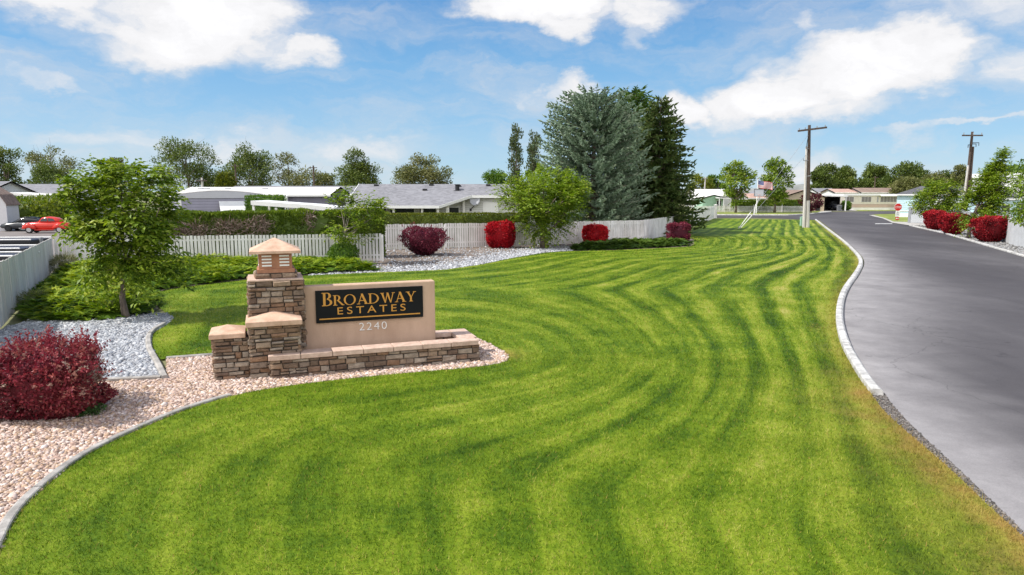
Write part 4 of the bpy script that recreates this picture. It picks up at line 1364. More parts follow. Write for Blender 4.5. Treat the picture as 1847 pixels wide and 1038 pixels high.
def bush(name, label, base, half, lmat, n, leaf, seed, square=.55, group=None, cat='bush', shoots=0, shoot_len=.3, rough=.10, twig='bark', zoff=0.0, wid=.6, core=.8, rz=0.0, taper=.25, patch=None):
    """shrub: branches, twiggy core and an uneven skin of leaves; half = (hx, hy, height)"""
    rng = np.random.default_rng(seed)
    rt = thing(name, label, cat, (base[0], base[1], 0), rz, group)
    hx, hy, H = half
    hz = H / 2; zc = hz + zoff
    rough_dirs = rand_dirs(rng, 26); amp = rng.uniform(-1, 1, 26)

    def lump(d):
        k = np.clip((d @ rough_dirs.T - .72) / .28, 0, 1)
        return 1 + rough * (k * amp).sum(1)
    # sample the skin
    d = rand_dirs(rng, n)
    u = np.arctan2(d[:, 1], d[:, 0]); v = np.arcsin(d[:, 2])
    s = super_pt(u, v, square)
    dep = 1 - np.abs(rng.normal(0, .12, n))
    low = np.clip(-s[:, 2], 0, 1)
    tp = 1 - taper * low ** 1.3
    k = lump(d) * dep
    P = np.stack([s[:, 0] * hx * tp * k, s[:, 1] * hy * tp * k, zc + s[:, 2] * hz * np.where(s[:, 2] > 0, lump(d), 1) * dep], 1)
    P[:, 2] = np.maximum(P[:, 2], .04)
    out = norm(np.stack([s[:, 0] / hx, s[:, 1] / hy, s[:, 2] / hz], 1))
    D = out * .8 + rand_dirs(rng, n) * .85 + np.array([0, 0, .25])
    Nn = out + rand_dirs(rng, n) * .5
    ph = rand_dirs(rng, 14); pa = rng.uniform(-.28, .28, 14)
    pv = (np.clip((d @ ph.T - .6) / .4, 0, 1) * pa).sum(1)
    var = np.clip(.42 + pv + rng.normal(0, .2, n) + (patch(P, rng) if patch else 0), 0, 1)
    lf = leaf * rng.uniform(.6, 1.4, n)
    if shoots:
        q = rng.integers(0, n, shoots); q = q[out[q, 2] > -.1]
        sp, sd_, sv = [], [], []
        for i in q:
            dd = norm((out[i] * .8 + np.array([0, 0, .7]) + rng.normal(0, .35, 3))[None])[0]
            Ls = shoot_len * rng.uniform(.4, 1.2); m = 9
            tt = np.linspace(0, 1, m)[:, None]
            pp = P[i] + dd * Ls * tt + np.array([dd[0] * .35, dd[1] * .35, -.25]) * Ls * tt ** 2
            sp.append(np.repeat(pp, 2, 0)); sd_.append(dd * .6 + rand_dirs(rng, m * 2)); sv.append(np.full(m * 2, np.clip(.5 + rng.normal(0, .25), 0, 1)))
        sp = np.concatenate(sp); P = np.concatenate([P, sp]); D = np.concatenate([D, np.concatenate(sd_)]); Nn = np.concatenate([Nn, rand_dirs(rng, len(sp))])
        var = np.concatenate([var, np.concatenate(sv)]); lf = np.concatenate([lf, leaf * rng.uniform(.6, 1.2, len(sp))])
    # inner mass of small twigs and old leaves
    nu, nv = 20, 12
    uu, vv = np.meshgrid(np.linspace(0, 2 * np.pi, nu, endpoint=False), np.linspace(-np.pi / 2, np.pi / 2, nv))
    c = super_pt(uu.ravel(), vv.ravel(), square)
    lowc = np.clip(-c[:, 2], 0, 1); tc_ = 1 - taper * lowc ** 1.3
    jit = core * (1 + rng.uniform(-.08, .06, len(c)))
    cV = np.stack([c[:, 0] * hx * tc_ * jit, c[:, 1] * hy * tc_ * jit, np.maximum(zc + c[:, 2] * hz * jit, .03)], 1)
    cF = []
    for j in range(nv - 1):
        for i in range(nu):
            a, b2, c2, d2 = j * nu + i, j * nu + (i + 1) % nu, (j + 1) * nu + (i + 1) % nu, (j + 1) * nu + i
            cF += [(a, b2, c2), (a, c2, d2)]
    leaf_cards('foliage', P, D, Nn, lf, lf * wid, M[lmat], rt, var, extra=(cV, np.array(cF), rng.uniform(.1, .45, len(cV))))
    mb = MB()
    for _ in range(9):
        a = rng.uniform(0, 6.28)
        mb.tube([(0.05 * np.cos(a), .05 * np.sin(a), -.03), (hx * .35 * np.cos(a), hy * .35 * np.sin(a), zc * .7 + .05), (hx * .6 * np.cos(a), hy * .6 * np.sin(a), zc + hz * .5)], [.02, .014, .006], 4)
    mb.build('stem', M[twig], rt)
    return rt


def hedge(name, label, a, b, depth, H, lmat, n, leaf, seed, lump=.12, dead=None, z0=0.0, cat='hedge', noise_top=.05):
    """long clipped hedge from a to b (front line), depth behind it"""
    rng = np.random.default_rng(seed)
    A = np.array(a[:2]); B = np.array(b[:2]); L_ = np.linalg.norm(B - A); ang = math.atan2(B[1] - A[1], B[0] - A[0])
    rt = thing(name, label, cat, (a[0], a[1], 0), ang)
    # lumps along the face
    m = max(4, int(L_ / .9)); lc = np.stack([rng.uniform(0, L_, m * 3), rng.uniform(z0, H, m * 3)], 1); la = rng.uniform(-1, 1, m * 3)

    def lumpf(x, z):
        d = np.hypot(x[:, None] - lc[None, :, 0], z[:, None] - lc[None, :, 1])
        return lump * (np.exp(-(d / .55) ** 2) * la).sum(1)
    areas = np.array([L_ * (H - z0), L_ * depth, depth * (H - z0), depth * (H - z0), L_ * (H - z0) * .35]); f = rng.choice(5, n, p=areas / areas.sum())
    x = rng.uniform(0, L_, n); y = rng.uniform(0, depth, n); z = z0 + (H - z0) * rng.uniform(0, 1, n)
    o = np.zeros((n, 3))
    for k, (ax, val, nn) in enumerate([(1, 0, (0, -1, 0)), (2, H, (0, 0, 1)), (0, 0, (-1, 0, 0)), (0, L_, (1, 0, 0)), (1, depth, (0, 1, 0))]):
        q = f == k; o[q] = nn
        if ax == 0: x[q] = val
        elif ax == 1: y[q] = val
        else: z[q] = val
    lm = lumpf(x, z)
    y = np.where(f == 0, y - lm, y); z = np.where(f == 1, z + lumpf(x, np.full(n, H)) * .5 + rng.normal(0, noise_top, n) * 0, z)
    P = np.stack([x, y, z], 1) - o * np.abs(rng.normal(0, .07, n))[:, None] * 1.0
    # round the top edges
    D = o * .6 + rand_dirs(rng, n) * .7 + np.array([0, 0, .75]); Nn = o + rand_dirs(rng, n) * .6
    lf = leaf * rng.uniform(.6, 1.4, n)
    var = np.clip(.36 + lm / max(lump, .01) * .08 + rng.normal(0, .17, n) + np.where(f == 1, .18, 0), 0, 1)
    isd = np.zeros(n, bool)
    if dead:
        for (dx, dz, rx_, rz_) in dead:
            isd |= ((f == 0) & (((x - dx) / rx_) ** 2 + ((z - dz) / rz_) ** 2 + rng.normal(0, .6, n) < 1))
    kp = ~isd
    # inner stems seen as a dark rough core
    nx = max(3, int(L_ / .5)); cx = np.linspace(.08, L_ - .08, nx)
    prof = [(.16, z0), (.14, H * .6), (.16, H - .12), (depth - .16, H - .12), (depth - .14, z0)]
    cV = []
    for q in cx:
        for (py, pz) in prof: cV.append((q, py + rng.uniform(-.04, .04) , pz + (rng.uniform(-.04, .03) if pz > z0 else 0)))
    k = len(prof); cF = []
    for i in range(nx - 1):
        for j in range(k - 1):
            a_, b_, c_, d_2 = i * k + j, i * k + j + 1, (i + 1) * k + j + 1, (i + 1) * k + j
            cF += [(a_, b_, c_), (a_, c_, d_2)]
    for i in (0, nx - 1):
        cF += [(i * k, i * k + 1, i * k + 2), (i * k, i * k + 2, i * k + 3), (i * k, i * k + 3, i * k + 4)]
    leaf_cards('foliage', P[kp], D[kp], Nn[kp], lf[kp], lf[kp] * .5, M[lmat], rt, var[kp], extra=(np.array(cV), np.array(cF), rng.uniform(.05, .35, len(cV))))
    if dead:
        q = isd; P2 = P[q]; m2 = len(P2)
        P2 = P2 + np.array([0, -.10, 0]); D2 = rand_dirs(rng, m2) + np.array([.2, -.3, .7])
        leaf_cards('dead_branches', P2, D2, rand_dirs(rng, m2), rng.uniform(.2, .55, m2), rng.uniform(.025, .06, m2), M['leaf_dead'], rt, rng.uniform(0, 1, m2))
    return rt


def groundcover(name, label, poly, H, n, lmat, seed, Ls=(.22, .42), W=(.035, .07), soft=1.0, kind=None, cat='juniper', flow=(1, -.3), lumps=1.1):
    """low spreading evergreen: sprays layered over mounds"""
    rng = np.random.default_rng(seed)
    xs = np.array([p[0] for p in poly]); ys = np.array([p[1] for p in poly]); pl = list(poly) + [poly[0]]
    x0, x1, y0, y1 = xs.min(), xs.max(), ys.min(), ys.max()
    m = max(6, int((x1 - x0) * (y1 - y0) / 1.6)); bx = rng.uniform(x0, x1, m); by = rng.uniform(y0, y1, m); ba = rng.uniform(.15, 1, m); br = rng.uniform(.5, 1.2, m) * lumps

    def height(x, y):
        d = pl_dist(x, y, pl)
        e = np.clip(d / soft, 0, 1) ** .5
        b = np.max(ba[None] * np.exp(-((x[:, None] - bx) ** 2 + (y[:, None] - by) ** 2) / br[None] ** 2), 1)
        return H * e * (.45 + .55 * b)
    # flat fronds: each a fan of sprays that points away from its mound and dips at the tip
    nf = n // 7
    x, y = sample_poly(poly, nf, rng); nf = min(nf, len(x)); x, y = x[:nf], y[:nf]
    h = height(x, y)
    zf = h * rng.uniform(.62, 1.05, nf) + .02
    idx = np.argmin((x[:, None] - bx) ** 2 + (y[:, None] - by) ** 2, 1)
    a2 = np.arctan2(y - by[idx], x - bx[idx]) + rng.normal(0, .55, nf)
    tilt = rng.uniform(-.12, .42, nf)
    fv = rng.normal(0, .20, nf) + .55 * (zf / (H + 1e-6) - .6)
    K = 7
    off = np.tile(np.linspace(-.75, .75, K), nf); R_ = lambda q: np.repeat(q, K)
    m = nf * K
    an = R_(a2) + off + rng.normal(0, .12, m)
    along = rng.uniform(0, .5, m) * (1 - np.abs(off)) * np.mean(Ls)
    P = np.stack([R_(x) + np.cos(R_(a2)) * along, R_(y) + np.sin(R_(a2)) * along, R_(zf) + along * R_(tilt)], 1)
    D = np.stack([np.cos(an), np.sin(an), R_(tilt) + rng.normal(0, .10, m)], 1)
    L_ = rng.uniform(*Ls, m) * (1 - .3 * np.abs(off))
    Nn = np.array([0, 0, 1.0]) + rand_dirs(rng, m) * .25
    var = np.clip(.46 + R_(fv) + rng.normal(0, .09, m), 0, 1)
    n = m
    g = .22; gx, gy = np.meshgrid(np.arange(x0, x1 + g, g), np.arange(y0, y1 + g, g)); sh = gx.shape
    gz = height(gx.ravel(), gy.ravel()) * .62; ins = inside(gx.ravel(), gy.ravel(), poly)
    cV = np.stack([gx.ravel(), gy.ravel(), np.where(ins, gz, 0.0)], 1)
    I = np.arange(sh[0] * sh[1]).reshape(sh); q = np.stack([I[:-1, :-1], I[:-1, 1:], I[1:, 1:], I[1:, :-1]], -1).reshape(-1, 4)
    q = q[ins[q].all(1)]; cF = np.concatenate([q[:, [0, 1, 2]], q[:, [0, 2, 3]]])
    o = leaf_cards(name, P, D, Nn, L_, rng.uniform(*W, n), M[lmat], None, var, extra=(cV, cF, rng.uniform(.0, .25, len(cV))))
    tag(o, label, cat, kind=kind)
    return o

# ---- near planting
g_young = 'young street trees along the fences'
b1 = G(221, 574)
tree('young_tree', 'windblown leafy young tree rising from the juniper bed at the left fence', 'tree', (b1[0] + .12, b1[1]), 5.3, (3.2, 1.82, 1.75, 1.80), 50, .48, 13500, .18, 'leaf_maple', .115, 21, shape='vase', wind=(.45, .1, -.1), group=g_young, limbs=8, droop=.3, flat=.8, trunk_top=4.0, lean=(.2, 0), shoots=9, leaders=[(-.55, 0, 4.75), (-.6, .1, 4.4), (.35, .1, 4.6), (1.0, -.2, 4.3), (1.7, -.3, 1.9), (.7, -.7, 1.55), (-.5, -.8, 1.6), (1.2, .2, 1.6)])
b2 = G(622, 477)
tree('young_tree', 'small sparse young tree with bare grey branches before the fence end', 'tree', b2, 3.8, (2.5, 2.05, 1.6, 1.35), 34, .48, 3600, .19, 'leaf_maple', .06, 22, shape='vase', wind=(.4, .1, -.1), group=g_young, limbs=8, bark='bark_pale', trunk_top=2.6, bare=26, lean=(.15, 0), shoots=8,
     cull=lambda q, r: q[0] < -.5 and r.random() < .8)
b3 = G(979, 448)
tree('young_tree', 'round yellow-green young tree between the two bright red bushes', 'tree', b3, 5.5, (3.1, 3.1, 2.6, 2.2), 66, .80, 20000, .22, 'leaf_yellow', .17, 23, shape='vase', wind=(.15, 0, 0), group=g_young, limbs=10, droop=.1, trunk_top=3.6, shoots=9)
rs1 = G(1747, 430)
tree('young_tree', 'tall dense young tree beside the nearest clipped red bush, hiding a utility pole', 'tree', rs1, 8.0, (4.4, 1.6, 1.8, 3.2), 62, .66, 13500, .24, 'leaf_maple', .16, 24, shape='cone', wind=(.35, .1, 0), group=g_young, limbs=9, trunk_top=6.5, lean=(2.4, 0), shoots=8)
rs2 = G(1700, 411)
tree('young_tree', 'low spreading young tree before the pale blue house', 'tree', (rs2[0] - 1.3, rs2[1]), 6.0, (3.4, 2.3, 2.0, 1.8), 46, .74, 11000, .25, 'leaf_maple', .15, 25, shape='round', wind=(.5, .1, 0), group=g_young, limbs=9, trunk_top=3.8, shoots=8, cull=lambda q, r: q[0] < -1.2 and q[2] > 4.6)
rs3 = G(1862, 452)
tree('young_tree', 'young tree cut off by the right edge of the view', 'tree', rs3, 6.5, (3.9, 1.5, 1.6, 2.4), 40, .7, 3600, .26, 'leaf_yellow', .12, 26, shape='round', wind=(.3, 0, 0), group=g_young, limbs=7)

big = G(62, 764)
bush('barberry_bush', 'large loose wine-red bush with dry tips on pink gravel at the near left', (big[0] - .05, big[1] + .55), (1.14, 1.0, 1.20), 'leaf_wine', 20000, .058, 31, square=.68, shoots=1000, shoot_len=.36, rough=.26, wid=.6, core=.70, taper=.25,
     patch=lambda P, r: np.where((np.sin(P[:, 0] * 3.1 + P[:, 1] * 2.3) + np.sin(P[:, 1] * 4.7 + 1) > .5) & (P[:, 2] > .6), .38, 0))
mr = G(762, 463)
bush('barberry_bush', 'loose maroon bush with upright shoots on the gravel by the picket fence', (mr[0], mr[1] + .9), (1.22, 1.05, 1.72), 'leaf_maroon', 8000, .09, 32, square=.8, shoots=190, shoot_len=.45, rough=.15, taper=.35)
r1 = G(902, 448.5)
bush('barberry_bush', 'tall bright red clipped bush with dull patches against the picket fence', (r1[0], r1[1] + .5), (1.06, .85, 1.88), 'leaf_red', 9000, .10, 33, square=.6, rough=.09, shoots=160, shoot_len=.22, taper=.12, patch=lambda P, r: np.where(P[:, 0] > .55, -.35, 0))
r2 = G(1075, 443.5)
bush('barberry_bush', 'smooth bright red rounded bush above the flat juniper patch', (r2[0], r2[1] + .5), (.98, .8, 1.55), 'leaf_red', 8000, .10, 34, square=.66, rough=.07, shoots=120, shoot_len=.18, taper=.15)
r3 = G(1226, 436)
bush('barberry_bush', 'dark crimson box-clipped bush at the end of the juniper patch', (r3[0], r3[1] + .6), (.90, .85, 1.48), 'leaf_maroon', 6500, .10, 35, square=.42, rough=.06, shoots=90, shoot_len=.18, taper=.10, patch=lambda P, r: np.where(P[:, 2] > 1.25, .3, .08))
g_road = 'clipped red bushes by the road'
for i, (px, py, hx, H, lab, sd) in enumerate([(1785, 438, 1.34, 2.0, 'widest clipped red bush by the road, nearest the right edge of the view', 36),
                                              (1718, 424, 1.18, 1.95, 'middle clipped red bush left of the tall young roadside tree', 37),
                                              (1684, 416, .95, 1.95, 'rearmost clipped red bush, half hidden beside the grey gate', 38)]):
    q = G(px, py)
    bush('barberry_bush', lab, (q[0] * (q[1] + .8) / q[1], q[1] + .8), (hx, 1.0, H), 'leaf_crimson', 7500, .12, sd, square=.55, rough=.13, shoots=150, shoot_len=.25, taper=.45, group=g_road, zoff=.05, patch=lambda P, r: np.where(P[:, 2] > 1.7, .22, -.05))

wd = G(140, 752)
bush('weed_clump', 'small green weed clump at the foot of the large wine-red bush', (wd[0], wd[1] + .1), (.42, .22, .22), 'leaf_weed', 900, .05, 41, square=1, cat='weed', rough=.2)
gs = G(118, 494)
bush('tall_grass', 'wispy grass clump in the corner of the board fence', (gs[0], gs[1]), (.55, .45, .85), 'leaf_straw', 1600, .26, 42, square=.9, cat='grass clump', wid=.05, core=.5, shoots=60)
gs = G(85, 560)
bush('tall_grass', 'low grey-green tuft between board fence and juniper', (gs[0] - .7, gs[1] + .3), (.3, .55, .55), 'leaf_straw', 900, .22, 43, square=.9, cat='grass clump', wid=.05, core=.45)
sh = G(616, 479)
bush('leafy_shrub', 'light green leafy shrub at the foot of the sparse young tree', (sh[0], sh[1] + .2), (.85, .7, 1.15), 'leaf_bright', 2200, .12, 44, square=.8, cat='shrub', rough=.18)
sh = G(197, 572)
bush('leafy_shrub', 'yellow-green sucker shoots round the trunk of the windblown tree', (sh[0] + .15, sh[1] + .1), (.42, .35, .75), 'leaf_yellow', 650, .10, 45, square=.9, cat='shrub', core=.5, rough=.2)

groundcover('juniper', 'spreading bright green juniper bed wrapped round the windblown tree', jun_poly, .66, 52000, 'leaf_juniper', 51, Ls=(.20, .44), W=(.04, .075))
jp2 = GP([(1030, 452.5), (1120, 451), (1244, 444.5), (1240, 437), (1160, 438), (1100, 440), (1040, 445)])
groundcover('juniper', 'flat dark juniper patch under the rounded and box-clipped red bushes', jp2, .5, 9000, 'leaf_juniper_dark', 52, Ls=(.25, .5), W=(.06, .12), soft=.6)

# hedges beyond the fences
ha, hb = AT(303, 420, 39.6), AT(692, 420, 43.6)
ha = (ha.x, 38.2); hb = (hb.x + 0.3, 42.2)
hl = math.hypot(hb[0] - ha[0], hb[1] - ha[1])
hedge('cedar_hedge', 'tall rough evergreen hedge with dead brown patches behind the left picket fence', ha, hb, 1.5, 2.86, 'leaf_hedge', 26000, .15, 61, lump=.22, dead=[(hl * .13, 1.8, 1.1, .45), (hl * .29, 1.95, .8, .42), (hl * .42, 2.0, .7, .5), (hl * .02, 1.95, .6, .5), (hl * .66, 2.25, .35, .45)])
h2a, h2b = AT(684, 400, 51), AT(930, 400, 51.8)
hedge('clipped_hedge', 'long neatly clipped hedge with yellowish top before the grey shingle house', (h2a.x, 50.7), (h2b.x + 1.0, 52.6), 1.6, 2.38, 'leaf_trim', 15000, .11, 62, lump=.04)
h3a, h3b = AT(450, 360, 52), AT(514, 360, 52)
hedge('clipped_hedge', 'short bright hedge between the lavender home and the white carport roof', (h3a.x, 51), (h3b.x, 51), 1.2, 3.7, 'leaf_bright', 3000, .16, 63, lump=.2)
h4a, h4b = AT(1325, 371, 139), AT(1462, 371, 139)
hedge('clipped_hedge', 'dark hedge behind the far low picket fence', (h4a.x, 139), (h4b.x, 139), 1.8, 2.1, 'leaf_hedge', 5000, .32, 64, lump=.25)

# spruces
g_sp = 'tall spruces behind the long picket fence'
spb = AT(1072, 420, 61)
ell = lambda t, m, k: max(.02, 1 - (max(0, t - m) / (1 - m)) ** 2.3) ** .46 * (1 if t > m else 1 - k * (m - t) / m)
spruce('blue_spruce', 'huge broad blue-grey spruce behind the picket fence', (spb.x, 62.5), 12.7, lambda t: 5.2 * ell(t, .30, .12), 'spruce_blue', 71, g_sp, trunk=.36, z0=1.7, nper=15, dz=.42, tw=.60, up=.20)
spd = AT(1183, 420, 67)
spruce('dark_spruce', 'dark green conical spruce at the right of the blue-grey one', (spd.x, 66.5), 13.0, lambda t: 4.8 * max(.04, (1 - t) ** .58) * (1 if t > .1 else .85), 'spruce_dark', 72, g_sp, trunk=.3, z0=1.4, nper=13, dz=.44, tw=.66, up=.0)
spg = AT(1140, 420, 71)
spruce('green_spruce', 'fresh green spruce tip showing between the blue-grey and the dark one', (spg.x, 72), 14.3, lambda t: 4.3 * max(.04, (1 - t) ** .38), 'spruce_green', 73, g_sp, trunk=.3, z0=1.6, nper=12, dz=.5, tw=.7)

# trees across the background
g_bg = 'large trees along the skyline'


def far_tree(px, ytop, hw, Y, lab, lmat='leaf_far', ybase=360, shape='round', ncl=34, nleaf=2300, seed=0, lf=None, bare=0, cat='tree', name='shade_tree', rzf=.46, clr=None, cull=None, wind=(0, 0, 0), group=g_bg, bark='bark', droop=.1):
    p = AT(px, ytop, Y)
    s = Y / FPX
    H = p.z; w = hw * s
    rz = H * rzf
    return tree(name, lab, cat, (p.x, Y), H, (H - rz * .98, w * .86, w * .8, rz * .94), ncl, clr or min(w * .36, H * .17), int(nleaf * 3.6), lf or .0030 * Y, lmat, max(.12, H * .022), 100 + seed, shape=shape, wind=wind, group=group, bark=bark, bare=bare, limbs=9, droop=droop)


def conn(f): return f


far_tree(4, 262, 34, 128, 'dark shade tree cut by the left edge behind the grey roofs', seed=1, rzf=.42, nleaf=1900)
far_tree(92, 264, 52, 150, 'airy half-bare tree with open crown at the far left', 'leaf_olive', seed=2, shape='umbrella', rzf=.30, nleaf=900, ncl=34, bare=40, clr=1.5)
far_tree(84, 294, 46, 128, 'low dense round tree under the airy half-bare one', seed=3, rzf=.5, ncl=26)
far_tree(160, 318, 60, 170, 'low dark tree mass left of the windblown young tree', seed=23, rzf=.5, ncl=26)
far_tree(214, 278, 26, 150, 'pale olive tree peeping over the windblown young tree', 'leaf_olive', seed=4, rzf=.45, ncl=20, nleaf=1300)
far_tree(332, 243, 58, 140, 'tallest dark shade tree on the left skyline', seed=5, ncl=50, nleaf=3400, rzf=.47, bare=24, clr=2.0)
far_tree(392, 300, 30, 165, 'low olive tree beside the dark cypress', 'leaf_olive', seed=24, rzf=.5, ncl=18, nleaf=900)
far_tree(447, 261, 50, 150, 'wide shade tree right of the dark cypress', seed=6, ncl=44, nleaf=3000, bare=16, clr=2.0)
far_tree(520, 278, 34, 165, 'gaunt half-bare tree with crooked limbs', 'leaf_olive', seed=7, shape='umbrella', rzf=.36, ncl=20, nleaf=520, bare=50, clr=1.5)
far_tree(556, 298, 40, 160, 'low olive tree right of the gaunt half-bare one', 'leaf_olive', seed=8, ncl=28, nleaf=1700, bare=16)
far_tree(644, 273, 40, 150, 'lush green tree over the grey shingle ridge', seed=9, ncl=40, nleaf=2800, rzf=.46, bare=8)
far_tree(600, 316, 40, 175, 'low green tree filling the gap left of the lush one', seed=25, ncl=24, nleaf=1500)
far_tree(762, 285, 54, 170, 'wide olive-tinged tree standing alone above the shingle roof', 'leaf_olive', seed=10, ncl=44, nleaf=3000, rzf=.44, bare=30)
far_tree(902, 306, 36, 175, 'bright green tree left of the poplars', 'leaf_bright', seed=11, ncl=26, nleaf=1800)
far_tree(968, 290, 24, 95, 'soft light green tree at the foot of the poplars', 'leaf_yellow', seed=12, ncl=26, nleaf=1700, rzf=.46)
g_pop = 'two slim poplars'
for px, yt, hw, Y, lab, sd in ((930, 230, 16, 160, 'taller slim poplar left of the blue-grey spruce', 13), (962, 234, 15, 170, 'slim poplar nearest the blue-grey spruce', 14)):
    p = AT(px, yt, Y); s = Y / FPX
    tree('poplar_tree', lab, 'poplar', (p.x, Y), p.z, (p.z * .53, hw * s * .72, hw * s * .72, p.z * .47), 46, hw * s * .45, 2600, .55, 'leaf_poplar', .3, sd, shape='column', group=g_pop, droop=-.9, flat=1.5, limbs=12)
cp_ = AT(406, 313, 120)
bush('cypress', 'dark upright cypress between the tall shade tree and the wide one', (cp_.x, 120), (1.4, 1.3, cp_.z), 'leaf_trim', 3000, .45, 75, square=.6, cat='cypress', rough=.08, taper=.1)
g_mid = 'windswept trees by the cross street'
for px, yt, hw, Y, lab, sd in ((1331, 291, 34, 131, 'windswept round tree behind the far picket fence, left of the flagpole', 15), (1402, 287, 28, 131, 'windswept narrower tree right of the flagpole', 16)):
    p = AT(px, yt, Y); s = Y / FPX
    tree('street_tree', lab, 'tree', (p.x, Y), p.z, (p.z * .58, hw * s * .82, hw * s * .8, p.z * .42), 60, 1.0, 4600, .46, 'leaf_maple', .22, sd, shape='round', wind=(.9, 0, .45), group=g_mid, limbs=12, trunk_top=6)
far_tree(1262, 317, 26, 190, 'yellow-green round tree right of the dark spruce', 'leaf_lime', seed=17, ncl=24, nleaf=1500)
far_tree(1292, 311, 18, 200, 'small mid-green tree behind the mint house', 'leaf_bright', seed=18, ncl=18, nleaf=1100)
for i, (px, yt, hw, Y, lab, lm) in enumerate([(1484, 290, 27, 190, 'round dark tree just right of the near utility pole', 'leaf_far'),
        (1531, 296, 27, 195, 'second skyline tree right of the near utility pole', 'leaf_far'),
        (1575, 297, 30, 205, 'dull green tree behind the short far pole', 'leaf_far'),
        (1634, 288, 38, 190, 'tallest tree above the cream home', 'leaf_far'),
        (1662, 305, 46, 165, 'olive tree behind the pale blue house', 'leaf_olive'),
        (1708, 314, 30, 180, 'dim tree between blue house and far utility pole', 'leaf_far'),
        (1740, 302, 24, 150, 'khaki tree behind the far utility pole', 'leaf_olive'),
        (1822, 291, 38, 140, 'green tree rising over the white flat-roofed building', 'leaf_bright')]):
    far_tree(px, yt, hw, Y, lab, lm, seed=40 + i, ncl=34, nleaf=2600, rzf=.48)
far_tree(1510, 318, 44, 230, 'low back-row tree filling the gap above the carport', 'leaf_far', seed=60, ncl=26, nleaf=1500)
far_tree(1600, 316, 50, 240, 'low back-row tree behind the brown roofs', 'leaf_far', seed=61, ncl=26, nleaf=1500)
pb = AT(1468, 371, 126)
tree('plum_tree', 'small dark red plum tree right of the near utility pole', 'plum tree', (pb.x, 127), 3.6, (2.1, 1.7, 1.4, 1.5), 26, .6, 1500, .4, 'leaf_plum', .1, 77, limbs=6)
q = AT(46, 386, 76)
bush('green_shrub_row', 'broad green shrub behind the parked cars', (q.x, 77), (5.2, 2.0, 3.3), 'leaf_hedge', 6500, .32, 78, square=.7, cat='shrub', rough=.2)
q = AT(1526, 378, 147)
bush('leafy_shrub', 'small green shrub beside the carport post', (q.x, 147), (1.0, .9, 1.9), 'leaf_bright', 900, .3, 79, square=.8, cat='shrub')

# ------------------------------------------------------------------ distant rise of ground
def hill():
    rng = np.random.default_rng(4)
    V = []; F = []
    n = 60
    for i in range(n + 1):
        x = 120 + 620 * i / n
        h = 2 + 10 * math.exp(-((x - 385) / 90) ** 2) + 2.0 * math.sin(x * .05) + rng.uniform(-.6, .6)
        V += [(x, 820, -1), (x, 930, h), (x, 1100, -1)]
    for i in range(n):
        for j in range(2):
            a = i * 3 + j; F += [(a, a + 3, a + 4, a + 1)]
    o = np_mesh('hills', np.array(V), np.array(F), pmat('hillside', (.17, .19, .17), .95, .4, .03, c2=(.26, .26, .24)), smooth=True)
    o['kind'] = 'structure'


hill()

# ------------------------------------------------------------------ buildings
def window(parent, x0, x1, z0, z1, y, glass='glass', frame='white', fw=.07, axis='y', sgn=-1, mull=0):
    """frame proud of a wall, pane set in it; axis says which way the wall faces"""
    f = MB(); d = .05
    def bx(m, a0, a1, b0, b1, c0, c1):
        if axis == 'y': m.box(a0, a1, min(y + sgn * c0, y + sgn * c1), max(y + sgn * c0, y + sgn * c1), b0, b1)
        else: m.box(min(y + sgn * c0, y + sgn * c1), max(y + sgn * c0, y + sgn * c1), a0, a1, b0, b1)
    bx(f, x0 - fw, x1 + fw, z1, z1 + fw, .002, d); bx(f, x0 - fw, x1 + fw, z0 - fw, z0, .002, d)
    bx(f, x0 - fw, x0, z0 + .001, z1 - .001, .002, d - .003); bx(f, x1, x1 + fw, z0 + .001, z1 - .001, .002, d - .003)
    for k in range(mull):
        xm = x0 + (x1 - x0) * (k + 1) / (mull + 1)
        bx(f, xm - .025, xm + .025, z0 + .001, z1 - .001, .004, d - .008)
    fo = f.build('window', M[frame], parent)
    p = MB(); bx(p, x0 + .001, x1 - .001, z0 + .001, z1 - .001, .004, .018)
    p.build('pane', M[glass], fo)
    return fo


